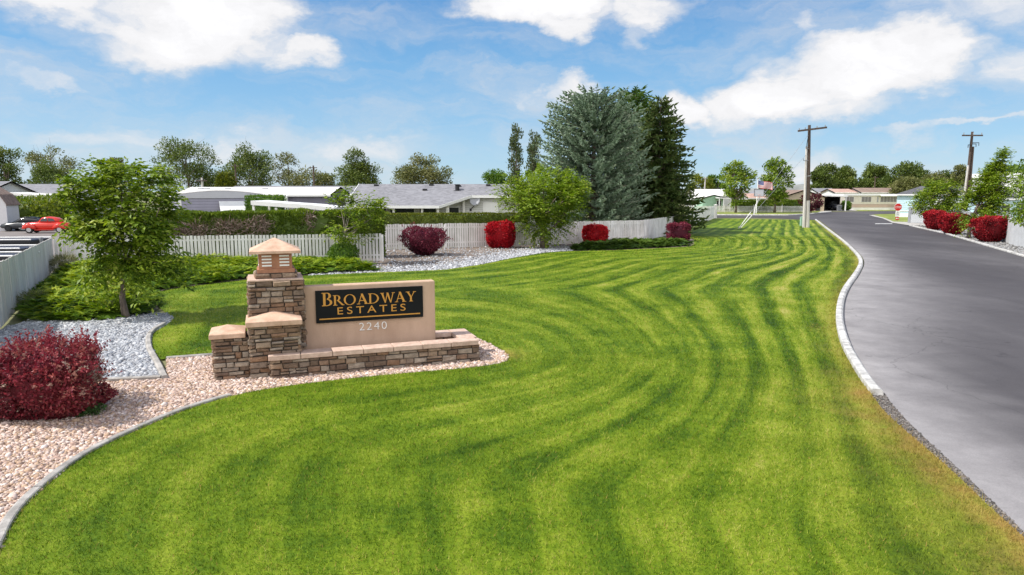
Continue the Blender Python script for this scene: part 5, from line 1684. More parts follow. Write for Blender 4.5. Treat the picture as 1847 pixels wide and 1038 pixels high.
def gable(name, label, x0, x1, y0, y1, ez, rz, wall, roof, ridge='x', over=.35, rot=0.0, trim='white', cat='house', zb=-.05, th=.14, hip=0.0):
    """gabled box: parts wall, roof, fascia; returns the root (local frame at its middle)"""
    cx, cy = (x0 + x1) / 2, (y0 + y1) / 2
    rt = thing(name, label, cat, (cx, cy, 0), rot)
    X, Y = (x1 - x0) / 2, (y1 - y0) / 2
    if ridge == 'y': X, Y = Y, X
    Rm = Matrix.Rotation(math.pi / 2, 4, 'Z') if ridge == 'y' else Matrix.Identity(4)
    t = lambda *p: tuple(Rm @ Vector(p))
    mb = MB()
    k = (rz - ez) / (Y + over)                      # roof slope per metre
    zw = ez + k * over                              # wall height under the slope
    pts = [(-X, -Y, zb), (-X, Y, zb), (-X, Y, zw - .01), (-X, 0, rz - .01 - (0 if not hip else (rz - zw))), (-X, -Y, zw - .01)]
    mb.prism([t(*p) for p in pts], tuple(Rm @ Vector((2 * X, 0, 0))))
    wl = mb.build('wall', M[wall], rt)
    rb = MB()
    xo = X + over
    xr = xo - hip
    for s in (-1, 1):
        a = [(-xo, s * (Y + over), ez), (xo, s * (Y + over), ez), (xr, s * .001, rz), (-xr, s * .001, rz)]
        rb.prism([t(*p) for p in a], (0, 0, th))
    if hip:
        for s in (-1, 1):
            a = [(s * xo, -(Y + over), ez), (s * xo, (Y + over), ez), (s * (xr + .001), 0, rz)]
            rb.prism([t(*p) for p in a], (0, 0, th * .99))
    rf = rb.build('roof', M[roof], rt)
    fb = MB()
    for s in (-1, 1):
        y = s * (Y + over)
        fb.prism([t(-xo - .02, y, ez - .04), t(xo + .02, y, ez - .04), t(xo + .02, y + s * .035, ez - .04), t(-xo - .02, y + s * .035, ez - .04)], (0, 0, th + .05))
        if not hip:
            for e in (-1, 1):
                x = e * (xo + .003)
                fb.prism([t(x, -(Y + over), ez - .03), t(x, 0, rz - .03), t(x, (Y + over), ez - .03), t(x, (Y + over), ez + th + .03), t(x, 0, rz + th + .03), t(x, -(Y + over), ez + th + .03)], tuple(Rm @ Vector((e * .04, 0, 0))))
    fb.build('fascia', M[trim], rt)
    rt['half'] = (X, Y)
    del rt['half']
    return rt


# grey shingle house behind the clipped hedge
def shingle_house():
    x0, x1 = -14.6, 3.2
    rt = thing('shingle_house', 'long grey shingle-roofed house with angled porch eave and satellite dish', 'house', (0, 60, 0))
    sl = .325
    rz = lambda y: 2.65 + sl * y
    pts = [(x0, 0), (-6.35, 0), (-3.7, 2.7), (x1, 2.7), (x1, 6), (x0, 6)]
    rb = MB()
    rb.prism([(p[0], p[1], rz(p[1])) for p in pts], (0, 0, .16))
    rb.prism([(x0, 6.002, rz(6)), (x1, 6.002, rz(6)), (x1, 12, 2.65), (x0, 12, 2.65)], (0, 0, .16))
    rf = rb.build('roof', M['shingle'], rt)
    fa = MB()
    def strip(a, b, za, zb_):
        d = Vector((b[0] - a[0], b[1] - a[1], 0)).normalized(); n = Vector((d.y, -d.x, 0)) * .04
        A = Vector((a[0], a[1], za - .05)); B = Vector((b[0], b[1], zb_ - .05))
        fa.prism([A, B, B + n, A + n], (0, 0, .24))
    strip((x0, 0), (-6.35, 0), rz(0), rz(0)); strip((-6.33, 0.01), (-3.72, 2.68), rz(0), rz(2.7)); strip((-3.68, 2.7), (x1, 2.7), rz(2.7), rz(2.7))
    fa.prism([(x0 - .003, 0, rz(0) - .05), (x0 - .003, 6, rz(6) - .05), (x0 - .003, 12, rz(0) - .05), (x0 - .003, 12, rz(0) + .2), (x0 - .003, 6, rz(6) + .2), (x0 - .003, 0, rz(0) + .2)], (-.05, 0, 0))
    fa.build('fascia', M['white'], rt)
    w = MB()
    w.prism([(x0 + .35, 3.2, -.05), (x1 - .3, 3.2, -.05), (x1 - .3, 3.2, 3.45), (x0 + .35, 3.2, 3.45)], (0, 8.2, 0))
    wl = w.build('wall', M['wsiding'], rt)
    for (a, b) in ((-13.6, -11.6), (-11.2, -9.0), (-8.5, -7.0), (-5.9, -4.9)):
        window(rt, a, b, 1.0, 2.6, 3.2)
    window(rt, -2.6, -1.35, 1.3, 3.0, 3.2, glass='white')
    for px in (-13.9, -10.4, -7.9, -6.5):
        MB().box(px - .09, px + .09, .25, .43, -.05, 2.66).build('porch_post', M['offwhite'], rt)
    MB().box(-5.85, -5.6, 1.05, 1.3, -.05, 2.95).build('porch_post', M['offwhite'], rt)
    MB().box(-4.5, -4.3, 2.75, 2.95, -.05, 3.4).build('porch_post', M['offwhite'], rt)
    v = MB(); v.tube([(-5.1, 4.3, 3.9), (-5.1, 4.3, 4.66)], .20, 12); v.box(-5.42, -4.78, 4.0, 4.6, 4.06, 4.16); v.tube([(-5.1, 4.3, 4.66), (-5.1, 4.3, 4.72)], .26, 12)
    v.build('roof_vent', M['dark'], rf)
    for (px, y, z) in ((680, 5.5, 0), (779, 5.6, 0), (881, 5.5, 0), (828, 5.3, 0), (767, 4.2, 0)):
        x = XW(px, 60 + y); MB().box(x - .2, x + .2, y - .16, y + .16, rz(y) + .1, rz(y) + .30).build('roof_vent', M['dark'], rf, bevel=.03)
    MB().tube([(XW(684, 66), 6.0, 4.6), (XW(684, 66), 6.0, 5.15)], .03, 6).build('vent_pipe', M['metal'], rf)
    return rt


shingle_house()
dsh = thing('satellite_dish', 'grey satellite dish on a bent arm fixed to the white wall of the shingle house', 'satellite dish', (XW(857, 63), 63.18, 2.9))
db = MB()
vs = [(0, 0, 0)]; fs = []
for r_, y_ in ((.18, -.02), (.33, -.07), (.46, -.13)):
    for k in range(20): vs.append((r_ * math.cos(k * math.pi / 10) * 1.0, y_, r_ * math.sin(k * math.pi / 10)))
for k in range(20): fs.append((0, 1 + k, 1 + (k + 1) % 20))
for q in range(2):
    for k in range(20): fs.append((1 + q * 20 + k, 1 + q * 20 + (k + 1) % 20, 1 + (q + 1) * 20 + (k + 1) % 20, 1 + (q + 1) * 20 + k))
vs = [(v[0], v[1] - .42 + v[2] * .25, v[2] + .35) for v in vs]
db.add(vs, fs); o_ = db.build('dish', pmat('dish_grey', (.36, .37, .40), .45, .06, 3), dsh, smooth=True)
sd_ = o_.modifiers.new('thick', 'SOLIDIFY'); sd_.thickness = .025
MB().tube([(0, -.36, .3), (-.05, -.30, -.1), (-.42, -.02, -.5)], .035, 8).build('arm', M['dark'], dsh)
MB().tube([(0, -.42, .0), (.22, -.78, .02)], .018, 6).build('feed_arm', M['dark'], dsh)
MB().box(-.52, -.32, -.03, .0, -.62, -.38).build('bracket', M['dark'], dsh)

# lavender mobile home, end-on, with arched roof
def lavender_home():
    rt = thing('mobile_home', 'lavender-sided mobile home with arched white roof end above the rough hedge', 'mobile home', (XW(326, 52), 52, 0), R(30))
    W, L_ = 5.9, 9.0
    w = MB().box(0, W, 0, L_, -.05, 3.53).build('wall', M['lav'], rt)
    MB().box(-.06, .12, -.04, .1, .3, 3.54).build('corner_trim', M['white'], rt)
    MB().box(W - .12, W + .06, -.04, .1, .3, 3.54).build('corner_trim', M['white'], rt)
    arch = [(-.15, 3.55)] + [(-.15 + (W + .3) * k / 12, 3.82 + .27 * math.sin(math.pi * k / 12)) for k in range(13)] + [(W + .15, 3.55)]
    g = MB(); g.prism([(a, -.08, z) for a, z in arch], (0, .2, 0)); g.build('gable_panel', pmat('pale_lavender_panel', (.50, .50, .54), .6, .05, 1), rt)
    r = MB()
    top = [(-.2 + (W + .4) * k / 12, 3.84 + .27 * math.sin(math.pi * k / 12)) for k in range(13)]
    prof = top + [(a, z + .07) for a, z in reversed(top)]
    r.prism([(a, .13, z) for a, z in prof], (0, L_, 0)); rf = r.build('roof', M['metalroof'], rt)
    s = MB().box(-.12, W + .12, .125, L_ + .02, 3.54, 3.83); s.build('roof_edge_band', M['white'], rt)
    a = MB(); a.prism([(2.75, -.05, 3.27), (5.1, -.05, 3.27), (5.1, -.75, 2.55), (2.75, -.75, 2.55)], (0, .02, .05)); a.build('window_awning', M['white'], rt)
    window(rt, 2.9, 4.95, 1.7, 3.0, 0.0)
    MB().tube([(-.25, 1.2, .5), (-.25, 1.2, 2.5)], .07, 8).build('downpipe', M['white'], rt)
    return rt


lavender_home()


def cream_roof_home():
    Y = 56.5
    xa, xb = XW(322, Y), XW(590, Y)
    rt = gable('mobile_home', 'long cream-roofed mobile home with dark lavender wall behind the white carport', xa, xb, Y + .3, Y + 6.3, 3.70, 4.32, 'lav_flat', 'metalroof', over=.35, th=.12)
    h = (xb - xa) / 2
    for px in (362, 373, 478, 411):
        x = XW(px, Y + 2) - (xa + xb) / 2
        MB().box(x - .2, x + .2, -1.1, -.8, 4.12, 4.35).build('roof_vent', M['metal'], rt)
    MB().box(XW(516, Y) - (xa + xb) / 2, XW(521, Y) - (xa + xb) / 2, -3.5, -3.3, -.05, 3.7).build('post', M['white'], rt)
    window(rt, h - 3.4, h - 2.2, 1.6, 2.6, -3.0)


cream_roof_home()


def carport_canopy():
    Y = 46.5
    xs = [452, 500, 560, 604]; ys = [362.5, 366, 370, 375]
    rt = thing('carport_canopy', 'sloping white carport canopy on posts just behind the rough hedge', 'carport', (XW(452, Y), Y, 0))
    P = [AT(a, b, Y) for a, b in zip(xs, ys)]
    loc = [(p.x - XW(452, Y), p.z) for p in P]
    mb = MB()
    prof = [(a, z) for a, z in loc] + [(a, z - .28) for a, z in reversed(loc)]
    mb.prism([(a, 0, z) for a, z in prof], (0, 3.4, 0)); mb.build('roof', M['white'], rt)
    for a, z in ((loc[0][0] + .12, loc[0][1]), (1.72, 3.25), (3.9, 3.12), (5.6, 2.98)):
        MB().box(a - .07, a + .07, .1, .24, -.05, z - .27).build('post', M['white'], rt)
        MB().box(a - .07, a + .07, 3.1, 3.24, -.05, z - .27).build('post', M['white'], rt)


carport_canopy()

x0 = XW(588, 72)
gable('porch_house', 'small grey-green gabled house with white rakes left of the shingle house', x0 - 2.35, x0 + 2.2, 72.3, 80, 3.62, 4.36, 'greygreen', 'shingle', ridge='y', over=.3)


def patio():
    Y = 66.5
    a, b = XW(585, Y), XW(634, Y)
    rt = thing('patio_cover', 'flat white patio cover with dark windows behind it, left of the shingle house', 'patio', (a, Y, 0))
    w = b - a
    MB().prism([(0, 0, 3.22), (w, 0, 3.22), (w, 2.4, 3.62), (0, 2.4, 3.62)], (0, 0, .22)).build('roof', M['white'], rt)
    MB().box(.05, w - .05, 2.3, 2.5, -.05, 3.55).build('wall', M['greygreen'], rt)
    window(rt, .3, 1.2, 1.6, 2.9, 2.3); window(rt, 1.5, 2.4, 1.6, 2.9, 2.3)
    for x in (.06, .95, w - .1): MB().box(x - .06, x + .06, .05, .17, -.05, 3.24).build('post', M['white'], rt)
    st = thing('white_stair_screen', 'white slanted stair screen at the left end of the shingle house', 'screen', (XW(632, 60.5), 59.2, 0))
    MB().prism([(0, 0, -.05), (1.0, 0, -.05), (1.0, 0, 2.6), (.0, 0, 3.62), (-.1, 0, 3.62)], (0, .12, 0)).build('panel', M['white'], st)
    MB().prism([(-.12, -.03, 3.66), (.0, -.03, 3.80), (1.1, -.03, 2.64), (1.0, -.03, 2.50)], (0, .2, 0)).build('rail', M['white'], st)


patio()
gable('long_house', 'long grey-roofed house behind the cream-roofed mobile home', XW(424, 88), XW(652, 88), 85, 94, 3.5, 4.62, 'greygreen', 'shingle')
xr = XW(360, 105)
gable('far_house', 'red-roofed house just showing above the cream roof', XW(332, 105), XW(382, 105), 104, 112, 3.4, 4.5, 'tan', 'shingle_pink')

# far left
gable('grey_house', 'long grey-roofed house at the left behind the parked cars', XW(14, 96), XW(165, 96), 94, 103, 3.7, 4.95, 'wsiding', 'shingle')
gable('grey_house', 'grey gabled house cut by the left edge above the white shed', XW(-60, 88), XW(15, 88), 84, 93, 3.7, 5.2, 'wsiding', 'shingle')
ct = thing('carport_canopy', 'thin flat white carport canopy over the green shrub at the left', 'carport', (XW(16, 84), 84, 0))
MB().prism([(0, 0, 3.65), (7.4, 0, 3.0), (7.4, 4, 3.0), (0, 4, 3.65)], (0, 0, .3)).build('roof', M['offwhite'], ct)
for x in (.2, 2.6, 5.0, 7.2): MB().box(x - .06, x + .06, .1, .22, -.05, 3.65 - x * .0878).build('post', M['offwhite'], ct)


def shed():
    Y = 71
    rt = thing('barn_shed', 'white barn-style shed with dark brown gambrel roof at the left edge', 'shed', (XW(12, Y), Y, 0), R(12))
    W, L_ = 3.2, 2.6
    w = MB(); prof = [(-W, -.05), (0, -.05), (0, 2.75), (-.45, 3.6), (-W / 2, 4.35), (-W + .45, 3.6), (-W, 2.75)]
    w.prism([(a, 0, z) for a, z in prof], (0, L_, 0)); w.build('wall', pmat('shed_paint', (.66, .65, .66), .6, .06, 2), rt)
    r = MB()
    for (a, za, b, zb_) in ((.14, 2.62, -.45, 3.66), (-.452, 3.66, -W / 2, 4.42), (-W / 2, 4.421, -W + .45, 3.66), (-W + .452, 3.66, -W - .14, 2.62)):
        r.prism([(a, -.15, za), (b, -.15, zb_), (b, L_ + .15, zb_), (a, L_ + .15, za)], (0, 0, .10))
    r.build('roof', M['shingle_brown'], rt)
    MB().box(-2.3, -.9, -.05, -.005, .1, 2.3).build('door', M['white'], rt)


shed()

# far right: homes beyond the cross street
rt_ = gable('mint_house', 'mint green gabled house right of the dark spruce', XW(1270, 150), XW(1308, 150), 151, 158, 2.45, 3.15, 'mint', 'metalroof', ridge='y', over=.4)
window(rt_, .8, 1.7, .9, 2.0, -3.5)
gable('grey_house', 'wide grey-roofed house behind the mint green one', XW(1252, 162), XW(1318, 162), 160, 170, 2.9, 4.4, 'wsiding', 'metalroof')
cq = thing('carport_canopy', 'small white carport canopy beside the mint green house', 'carport', (XW(1297, 148), 148, 0))
MB().prism([(0, 0, 2.55), (2.6, 0, 2.4), (2.6, 3, 2.4), (0, 3, 2.55)], (0, 0, .2)).build('roof', M['white'], cq)
for x in (.1, 1.0, 2.5): MB().box(x - .08, x + .08, .05, .2, -.05, 2.55 - x * .058).build('post', M['white'], cq)
gable('pink_house', 'faded red-roofed house between the two windswept trees', XW(1346, 160), XW(1376, 160), 158, 166, 2.4, 3.4, 'wsiding', 'shingle_pink')
gable('hip_house', 'grey hip-roofed white house behind the flagpole', XW(1358, 172), XW(1412, 172), 170, 180, 2.9, 4.6, 'wsiding', 'shingle', hip=3.0)


def tan_home():
    Y = 141
    a, b = XW(1411, Y), XW(1487, Y)
    rt = gable('tan_home', 'tan mobile home with low brown-edged gable behind the near utility pole', a, b, Y, Y + 9, 2.75, 4.2, 'tan', 'shingle_brown', ridge='y', over=.3, trim='shingle_brown', cat='mobile home')
    w = b - a
    MB().prism([(-w / 2 + .3, -4.53, 1.75), (w * .12, -4.53, 1.75), (w * .12, -5.1, 1.25), (-w / 2 + .3, -5.1, 1.25)], (0, .04, .14)).build('window_awning', M['offwhite'], rt)
    window(rt, -w / 2 + .8, w * .02, .7, 1.6, -4.5)
    MB().box(w * .30, w * .30 + .9, -4.56, -4.505, .1, 2.1).build('door', M['dark'], rt)


tan_home()


def carport():
    Y = 143
    a, b = XW(1485, Y), XW(1525, Y)
    w = b - a
    rt = thing('carport', 'dark open carport with white flat roof between tan and cream homes', 'carport', (a, Y, 0))
    MB().prism([(-.3, -.4, 3.05), (w + .2, -.4, 2.92), (w + .2, 7, 2.92), (-.3, 7, 3.05)], (0, 0, .24)).build('roof', M['white'], rt)
    MB().box(-.1, w, 6.8, 7.0, -.05, 2.94).build('wall', M['dark'], rt)
    MB().box(-.12, .06, .8, 6.79, -.05, 2.95).build('wall', M['tan'], rt)
    MB().box(w - .02, w + .14, 2.6, 6.79, -.05, 2.9).build('wall', M['dark'], rt)
    for x in (.02, w - .02): MB().box(x - .1, x + .1, -.25, -.05, -.05, 2.94).build('post', M['white'], rt)


carport()


def cream_home():
    Y = 150
    a, b = XW(1521, Y), XW(1622, Y)
    rt = thing('cream_home', 'long cream mobile home with salmon lower band and three windows', 'mobile home', (a, Y, 0))
    w = b - a
    MB().box(0, w, 0, 5, 1.28, 3.12).build('wall', M['cream'], rt)
    MB().box(.0, w, .02, 4.98, .55, 1.277).build('lower_band', M['pinkband'], rt)
    MB().box(.03, w - .03, .04, 4.96, -.05, .547).build('skirting', M['offwhite'], rt)
    MB().box(-.2, w + .2, -.3, 5.3, 3.122, 3.46).build('roof', M['white'], rt)
    for (p0, p1, mm) in ((1524, 1539.5, 1), (1554, 1571, 2), (1588, 1617, 4)):
        window(rt, XW(p0, Y) - a, XW(p1, Y) - a, 1.75, 2.85, 0, glass='curtain', frame='offwhite', mull=mm)
    MB().box(XW(1582, Y) - a, XW(1584, Y) - a, -.05, -.003, 1.7, 2.9).build('downpipe', M['metal'], rt)
    MB().prism([(XW(1585, Y) - a, -.9, 3.0), (w, -.9, 3.0), (w, -.31, 3.3), (XW(1585, Y) - a, -.31, 3.3)], (0, 0, .06)).build('window_awning', M['offwhite'], rt)


cream_home()
gable('far_house', 'brown-roofed house showing above the carport', XW(1500, 172), XW(1545, 172), 170, 178, 3.6, 4.5, 'offwhite', 'shingle_pink')
gable('far_house', 'grey-brown roofed house showing above the cream home', XW(1547, 170), XW(1621, 170), 168, 177, 3.6, 4.75, 'offwhite', 'shingle_brown')
gable('far_house', 'grey-roofed house just right of the near utility pole', XW(1470, 180), XW(1502, 180), 178, 186, 3.6, 4.7, 'offwhite', 'shingle')
rb_ = gable('blue_house', 'pale blue house with charcoal roof right of the stop sign', XW(1622, 112) - .6, XW(1622, 112) + 11.6, 106, 114, 3.45, 4.75, 'blue', 'shingle_dark', hip=3.5, rot=R(-30))
MB().box(-6.05, 6.05, -4.06, -4.002, -.02, .62).build('skirting', M['white'], rb_)
MB().box(-6.08, 6.08, -4.08, -4.003, .9, 1.0).build('trim_board', M['white'], rb_)


def grey_gate():
    a, b = G(1637, 403), G(1712, 405)
    rt = thing('grey_gate', 'two-tone grey metal gate panel left of the clipped red bushes', 'gate', (a[0], a[1], 0), math.atan2(b[1] - a[1], b[0] - a[0]))
    L_ = math.hypot(b[0] - a[0], b[1] - a[1])
    MB().box(.3, L_, 0, .06, 1.18, 1.95).build('upper_panel', M['gate'], rt)
    MB().box(.3, L_, -.02, .05, .10, 1.176).build('lower_panel', pmat('pale_gate_panel', (.44, .46, .48), .5, .05, 1), rt)
    MB().box(0, .28, -.06, .12, -.05, 2.1).build('post', M['metal'], rt)
    MB().box(.3, L_, -.03, .07, 1.952, 2.02).build('top_rail', M['metal'], rt)


grey_gate()


def right_edge():
    Y = 84
    a = XW(1828, Y)
    rt = thing('white_building', 'tall white flat-roofed building at the right edge', 'building', (a, Y, 0))
    MB().box(0, 9, 0, 8, 3.2, 5.75).build('wall', M['offwhite'], rt)
    MB().box(-.2, 9.2, -.2, 8.2, 5.752, 6.35).build('roof_band', M['white'], rt)
    MB().box(.02, 9, .02, 8, -.05, 3.197).build('lower_wall', M['blue'], rt)
    window(rt, .8, 2.2, 4.0, 5.0, 0)
    window(rt, .5, 1.9, 1.2, 2.6, .02)
    a2 = XW(1796, 80)
    r2_ = gable('blue_shed', 'pale blue gabled shed with dark roof behind the tall roadside tree', a2, a2 + 2.6, 80, 85, 3.1, 4.3, 'blue', 'shingle_dark', cat='shed', over=.25)
    window(r2_, -.6, .3, 1.3, 2.5, -2.5)
    rk = thing('dark_ramp', 'dark ribbed ramp panel leaning behind the grey wall at the right', 'ramp', (XW(1808, 68), 68, 0))
    MB().prism([(0, 0, 1.2), (1.6, 0, 1.2), (1.1, .9, 2.05), (-.2, .9, 2.05)], (0, .06, .05)).build('panel', M['gate'], rk)
    for x in (.1, 1.2): MB().box(x - .04, x + .04, .7, .78, -.05, 1.9).build('leg', M['dark'], rk)
    rl = thing('pipe_railing', 'grey pipe railing on the right behind the block wall', 'railing', (XW(1829, 66), 66, 0))
    for z in (1.45, 1.95, 2.4): MB().tube([(0, 0, z), (3, 0, z)], .035, 6).build('rail', M['metal'], rl)
    for x in (.03, 1.0, 2.0, 2.97): MB().tube([(x, .04, -.05), (x, .04, 2.45)], .035, 6).build('post', M['metal'], rl)
    lw = thing('low_annex', 'low white and pale blue annex wall behind the clipped red bushes', 'annex', (XW(1697, 93), 93, 0))
    W = XW(1750, 93) - XW(1697, 93)
    MB().box(0, W, 0, 3, 1.9, 3.0).build('wall', M['white'], lw)
    MB().box(0.02, W, .02, 3, -.05, 1.897).build('lower_wall', M['blue'], lw)
    MB().box(-.05, W, -.10, -.005, 1.55, 1.68).build('rail', M['metal'], lw)


right_edge()

# ------------------------------------------------------------------ poles, signs, street furniture
def near_pole():
    b = G(1453, 411)
    rt = thing('utility_pole', 'near utility pole on the lawn, dark with pale lower third and one crossarm', 'utility pole', (b[0], b[1], 0))
    Y = b[1]
    H = AT(1457, 226, Y).z
    MB().tube([(.09, 0, 3.05), (-.26, 0, H)], [.20, .15], 12).build('pole', M['pole'], rt)
    MB().tube([(.20, 0, -.05), (.091, 0, 3.045)], [.225, .205], 12).build('pole_base', M['pole_grey'], rt)
    MB().tube([(-.22, -.02, -.05), (-.44, -.02, 9.0)], [.17, .11], 10).build('splice_pole', M['pole_grey'], rt)
    ca = math.radians(12)
    MB().box(-1.35, 1.85, -.29, -.15, -.1, .1, M=Matrix.Translation((-.24, 0, H - .5)) @ Matrix.Rotation(R(-7), 4, 'Y')).build('crossarm', M['pole'], rt)
    for x in (-1.2, -.55, .75, 1.65):
        z = H - .40 + x * math.tan(R(7))
        MB().tube([(-.24 + x, -.22, z - .02), (-.24 + x, -.22, z + .18)], [.045, .06], 8).build('insulator', M['metal'], rt)
    for z, x in ((H - 2.6, -.25), (H - 3.9, -.45), (H - 5.6, .5)):
        MB().tube([(-.2, -.1, z), (x - .35, -.25, z + .05), (x - .35, -.25, z + .25)], .04, 6).build('bracket', M['metal'], rt)
    cb = MB().tube([(-.28, -.2, H - .7), (-.46, -.22, H - 1.6), (-.52, -.18, H - 2.2), (-.46, -.14, 8.7)], .028, 6).build('riser_cable', M['dark'], rt)
    ped = G(1446, 408)
    p = thing('utility_pedestal', 'pale green utility box at the foot of the near utility pole', 'utility box', (ped[0], ped[1], 0))
    m = MB(); m.box(-.18, .18, -.18, .18, -.05, 1.0); hip_cap(m, -.20, .20, -.20, .20, 1.002, 1.05, 1.12)
    m.build('cabinet', pmat('pedestal_green', (.30, .46, .36), .5, .06, 3), p)
    # guys
    anc = G(1332, 413)
    A0 = Vector((anc[0], anc[1], 0))
    g_ = 'two guy wires of the near utility pole'
    for i, (tip, hz, lab) in enumerate((((1360, 377), H - .8, 'steeper guy wire with white guard from lawn anchor to pole top'), ((1369, 384), H - 2.9, 'lower guy wire with cream guard from lawn anchor to pole'))):
        w = thing('guy_wire', lab, 'guy wire', A0 + Vector((i * .25, i * .2, 0)), 0, g_)
        T = Vector((b[0] - .15, b[1], hz)) - A0 - Vector((i * .25, i * .2, 0))
        MB().tube([(0, 0, 0), T], .016, 5).build('cable', M['metal'], w)
        MB().tube([T * .012, T * .17], .042, 8).build('guard', M['white' if i == 0 else 'offwhite'], w)
        MB().tube([(0, 0, -.05), (0, 0, .25)], .04, 6).build('anchor_rod', M['metal'], w)


near_pole()


def far_pole():
    Y = 86
    t = AT(1754, 238, Y)
    rt = thing('utility_pole', 'far dark utility pole with crossarm and cutouts behind the tall roadside tree', 'utility pole', (t.x - .15, Y, 0))
    H = t.z
    MB().tube([(0, 0, -.05), (.15, 0, H)], [.2, .14], 10).build('pole', M['pole'], rt)
    MB().box(-1.2, 1.35, -.24, -.13, H - .55, H - .38).build('crossarm', M['pole'], rt)
    for x in (-1.0, 0.15, 1.2): MB().tube([(x, -.18, H - .38), (x, -.18, H - .12)], .05, 8).build('insulator', M['metal'], rt)
    for x, z in ((-.35, H - 1.6), (.62, H - 1.5), (.95, H - 1.35)):
        MB().tube([(.1, -.1, z), (x, -.2, z), (x, -.2, z - .35)], .05, 6).build('cutout', M['dark'], rt)
    MB().tube([(.45, .02, 2), (.42, .02, H - 1.8)], [.17, .13], 8).build('splice_pole', M['pole'], rt)
    q = AT(1746, 300, 83)
    sp = thing('service_mast', 'pale metal mast just left of the far utility pole', 'mast', (q.x - .25, 83, 0))
    MB().tube([(0, 0, -.05), (.25, 0, q.z)], .11, 8).build('mast', M['pole_grey'], sp)
    MB().tube([(.25, 0, q.z + .002), (.25, 0, q.z + .12)], [.13, .05], 8).build('mast_cap', M['metal'], sp)
    g2 = 'small distant utility poles'
    for px, yt, Yp, lab in ((1579, 318, 190, 'short brown distant pole above the cream home'), (424, 296, 135, 'thin distant pole right of the dark cypress'), (565, 299, 140, 'thin distant pole in the low olive tree'), (364, 321, 100, 'pale thin pole above the cream roof'), (1272, 320, 185, 'pale distant pole in the yellow-green tree')):
        p = AT(px, yt, Yp)
        r = thing('utility_pole', lab, 'utility pole', (p.x, Yp, 0), 0, g2)
        MB().tube([(0, 0, -.05), (0, 0, p.z)], .16, 7).build('pole', M['pole' if px not in (364, 1272) else 'pole_grey'], r)
        MB().box(-.8, .8, -.2, -.1, p.z - .5, p.z - .36).build('crossarm', M['pole'], r)


far_pole()


def stop_sign():
    b = G(1618, 399)
    rt = thing('stop_sign', 'red octagonal stop sign with white plate and small red plate on one post', 'stop sign', (b[0], b[1], 0))
    s = b[1] / FPX
    zc = AT(1618, 374, b[1]).z
    m = pmat('sign_red', (.62, .02, .015), .4, .05, 3)
    MB().box(-.04, .04, .02, .08, -.05, zc - .0).build('post', M['metal'], rt)
    r = .52
    oc = [(r * math.cos(R(22.5 + 45 * k)), 0, zc + r * math.sin(R(22.5 + 45 * k))) for k in range(8)]
    ow = [(p[0] * 1.06, .004, zc + (p[2] - zc) * 1.06) for p in oc]
    MB().prism(ow, (0, .014, 0)).build('white_border', M['white'], rt)
    pl = MB().prism(oc, (0, -.012, 0)).build('octagon_plate', m, rt)
    text_mesh('lettering', 'STOP', M['white'], pl, -.39, zc - .155, -.016, .42, .78, .004, 1.0)
    z1 = zc - .57
    MB().box(-.31, .31, -.012, .0, z1 - .72, z1).build('white_plate', M['white'], rt)
    tx = MB()
    tx.box(-.12, .12, -.017, -.0125, z1 - .22, z1 - .16)
    for x in (-.10, .04): tx.box(x, x + .07, -.017, -.0125, z1 - .50, z1 - .30)
    tx.build('plate_marking', M['metal'], rt)
    p2 = MB().box(-.24, .24, -.012, .0, z1 - 1.2, z1 - .76).build('red_plate', m, rt)
    tx = MB().box(-.17, .02, -.017, -.0125, z1 - 1.06, z1 - .90).box(.08, .17, -.017, -.0125, z1 - 1.06, z1 - .90)
    tx.build('plate_marking', M['white'], p2)


stop_sign()


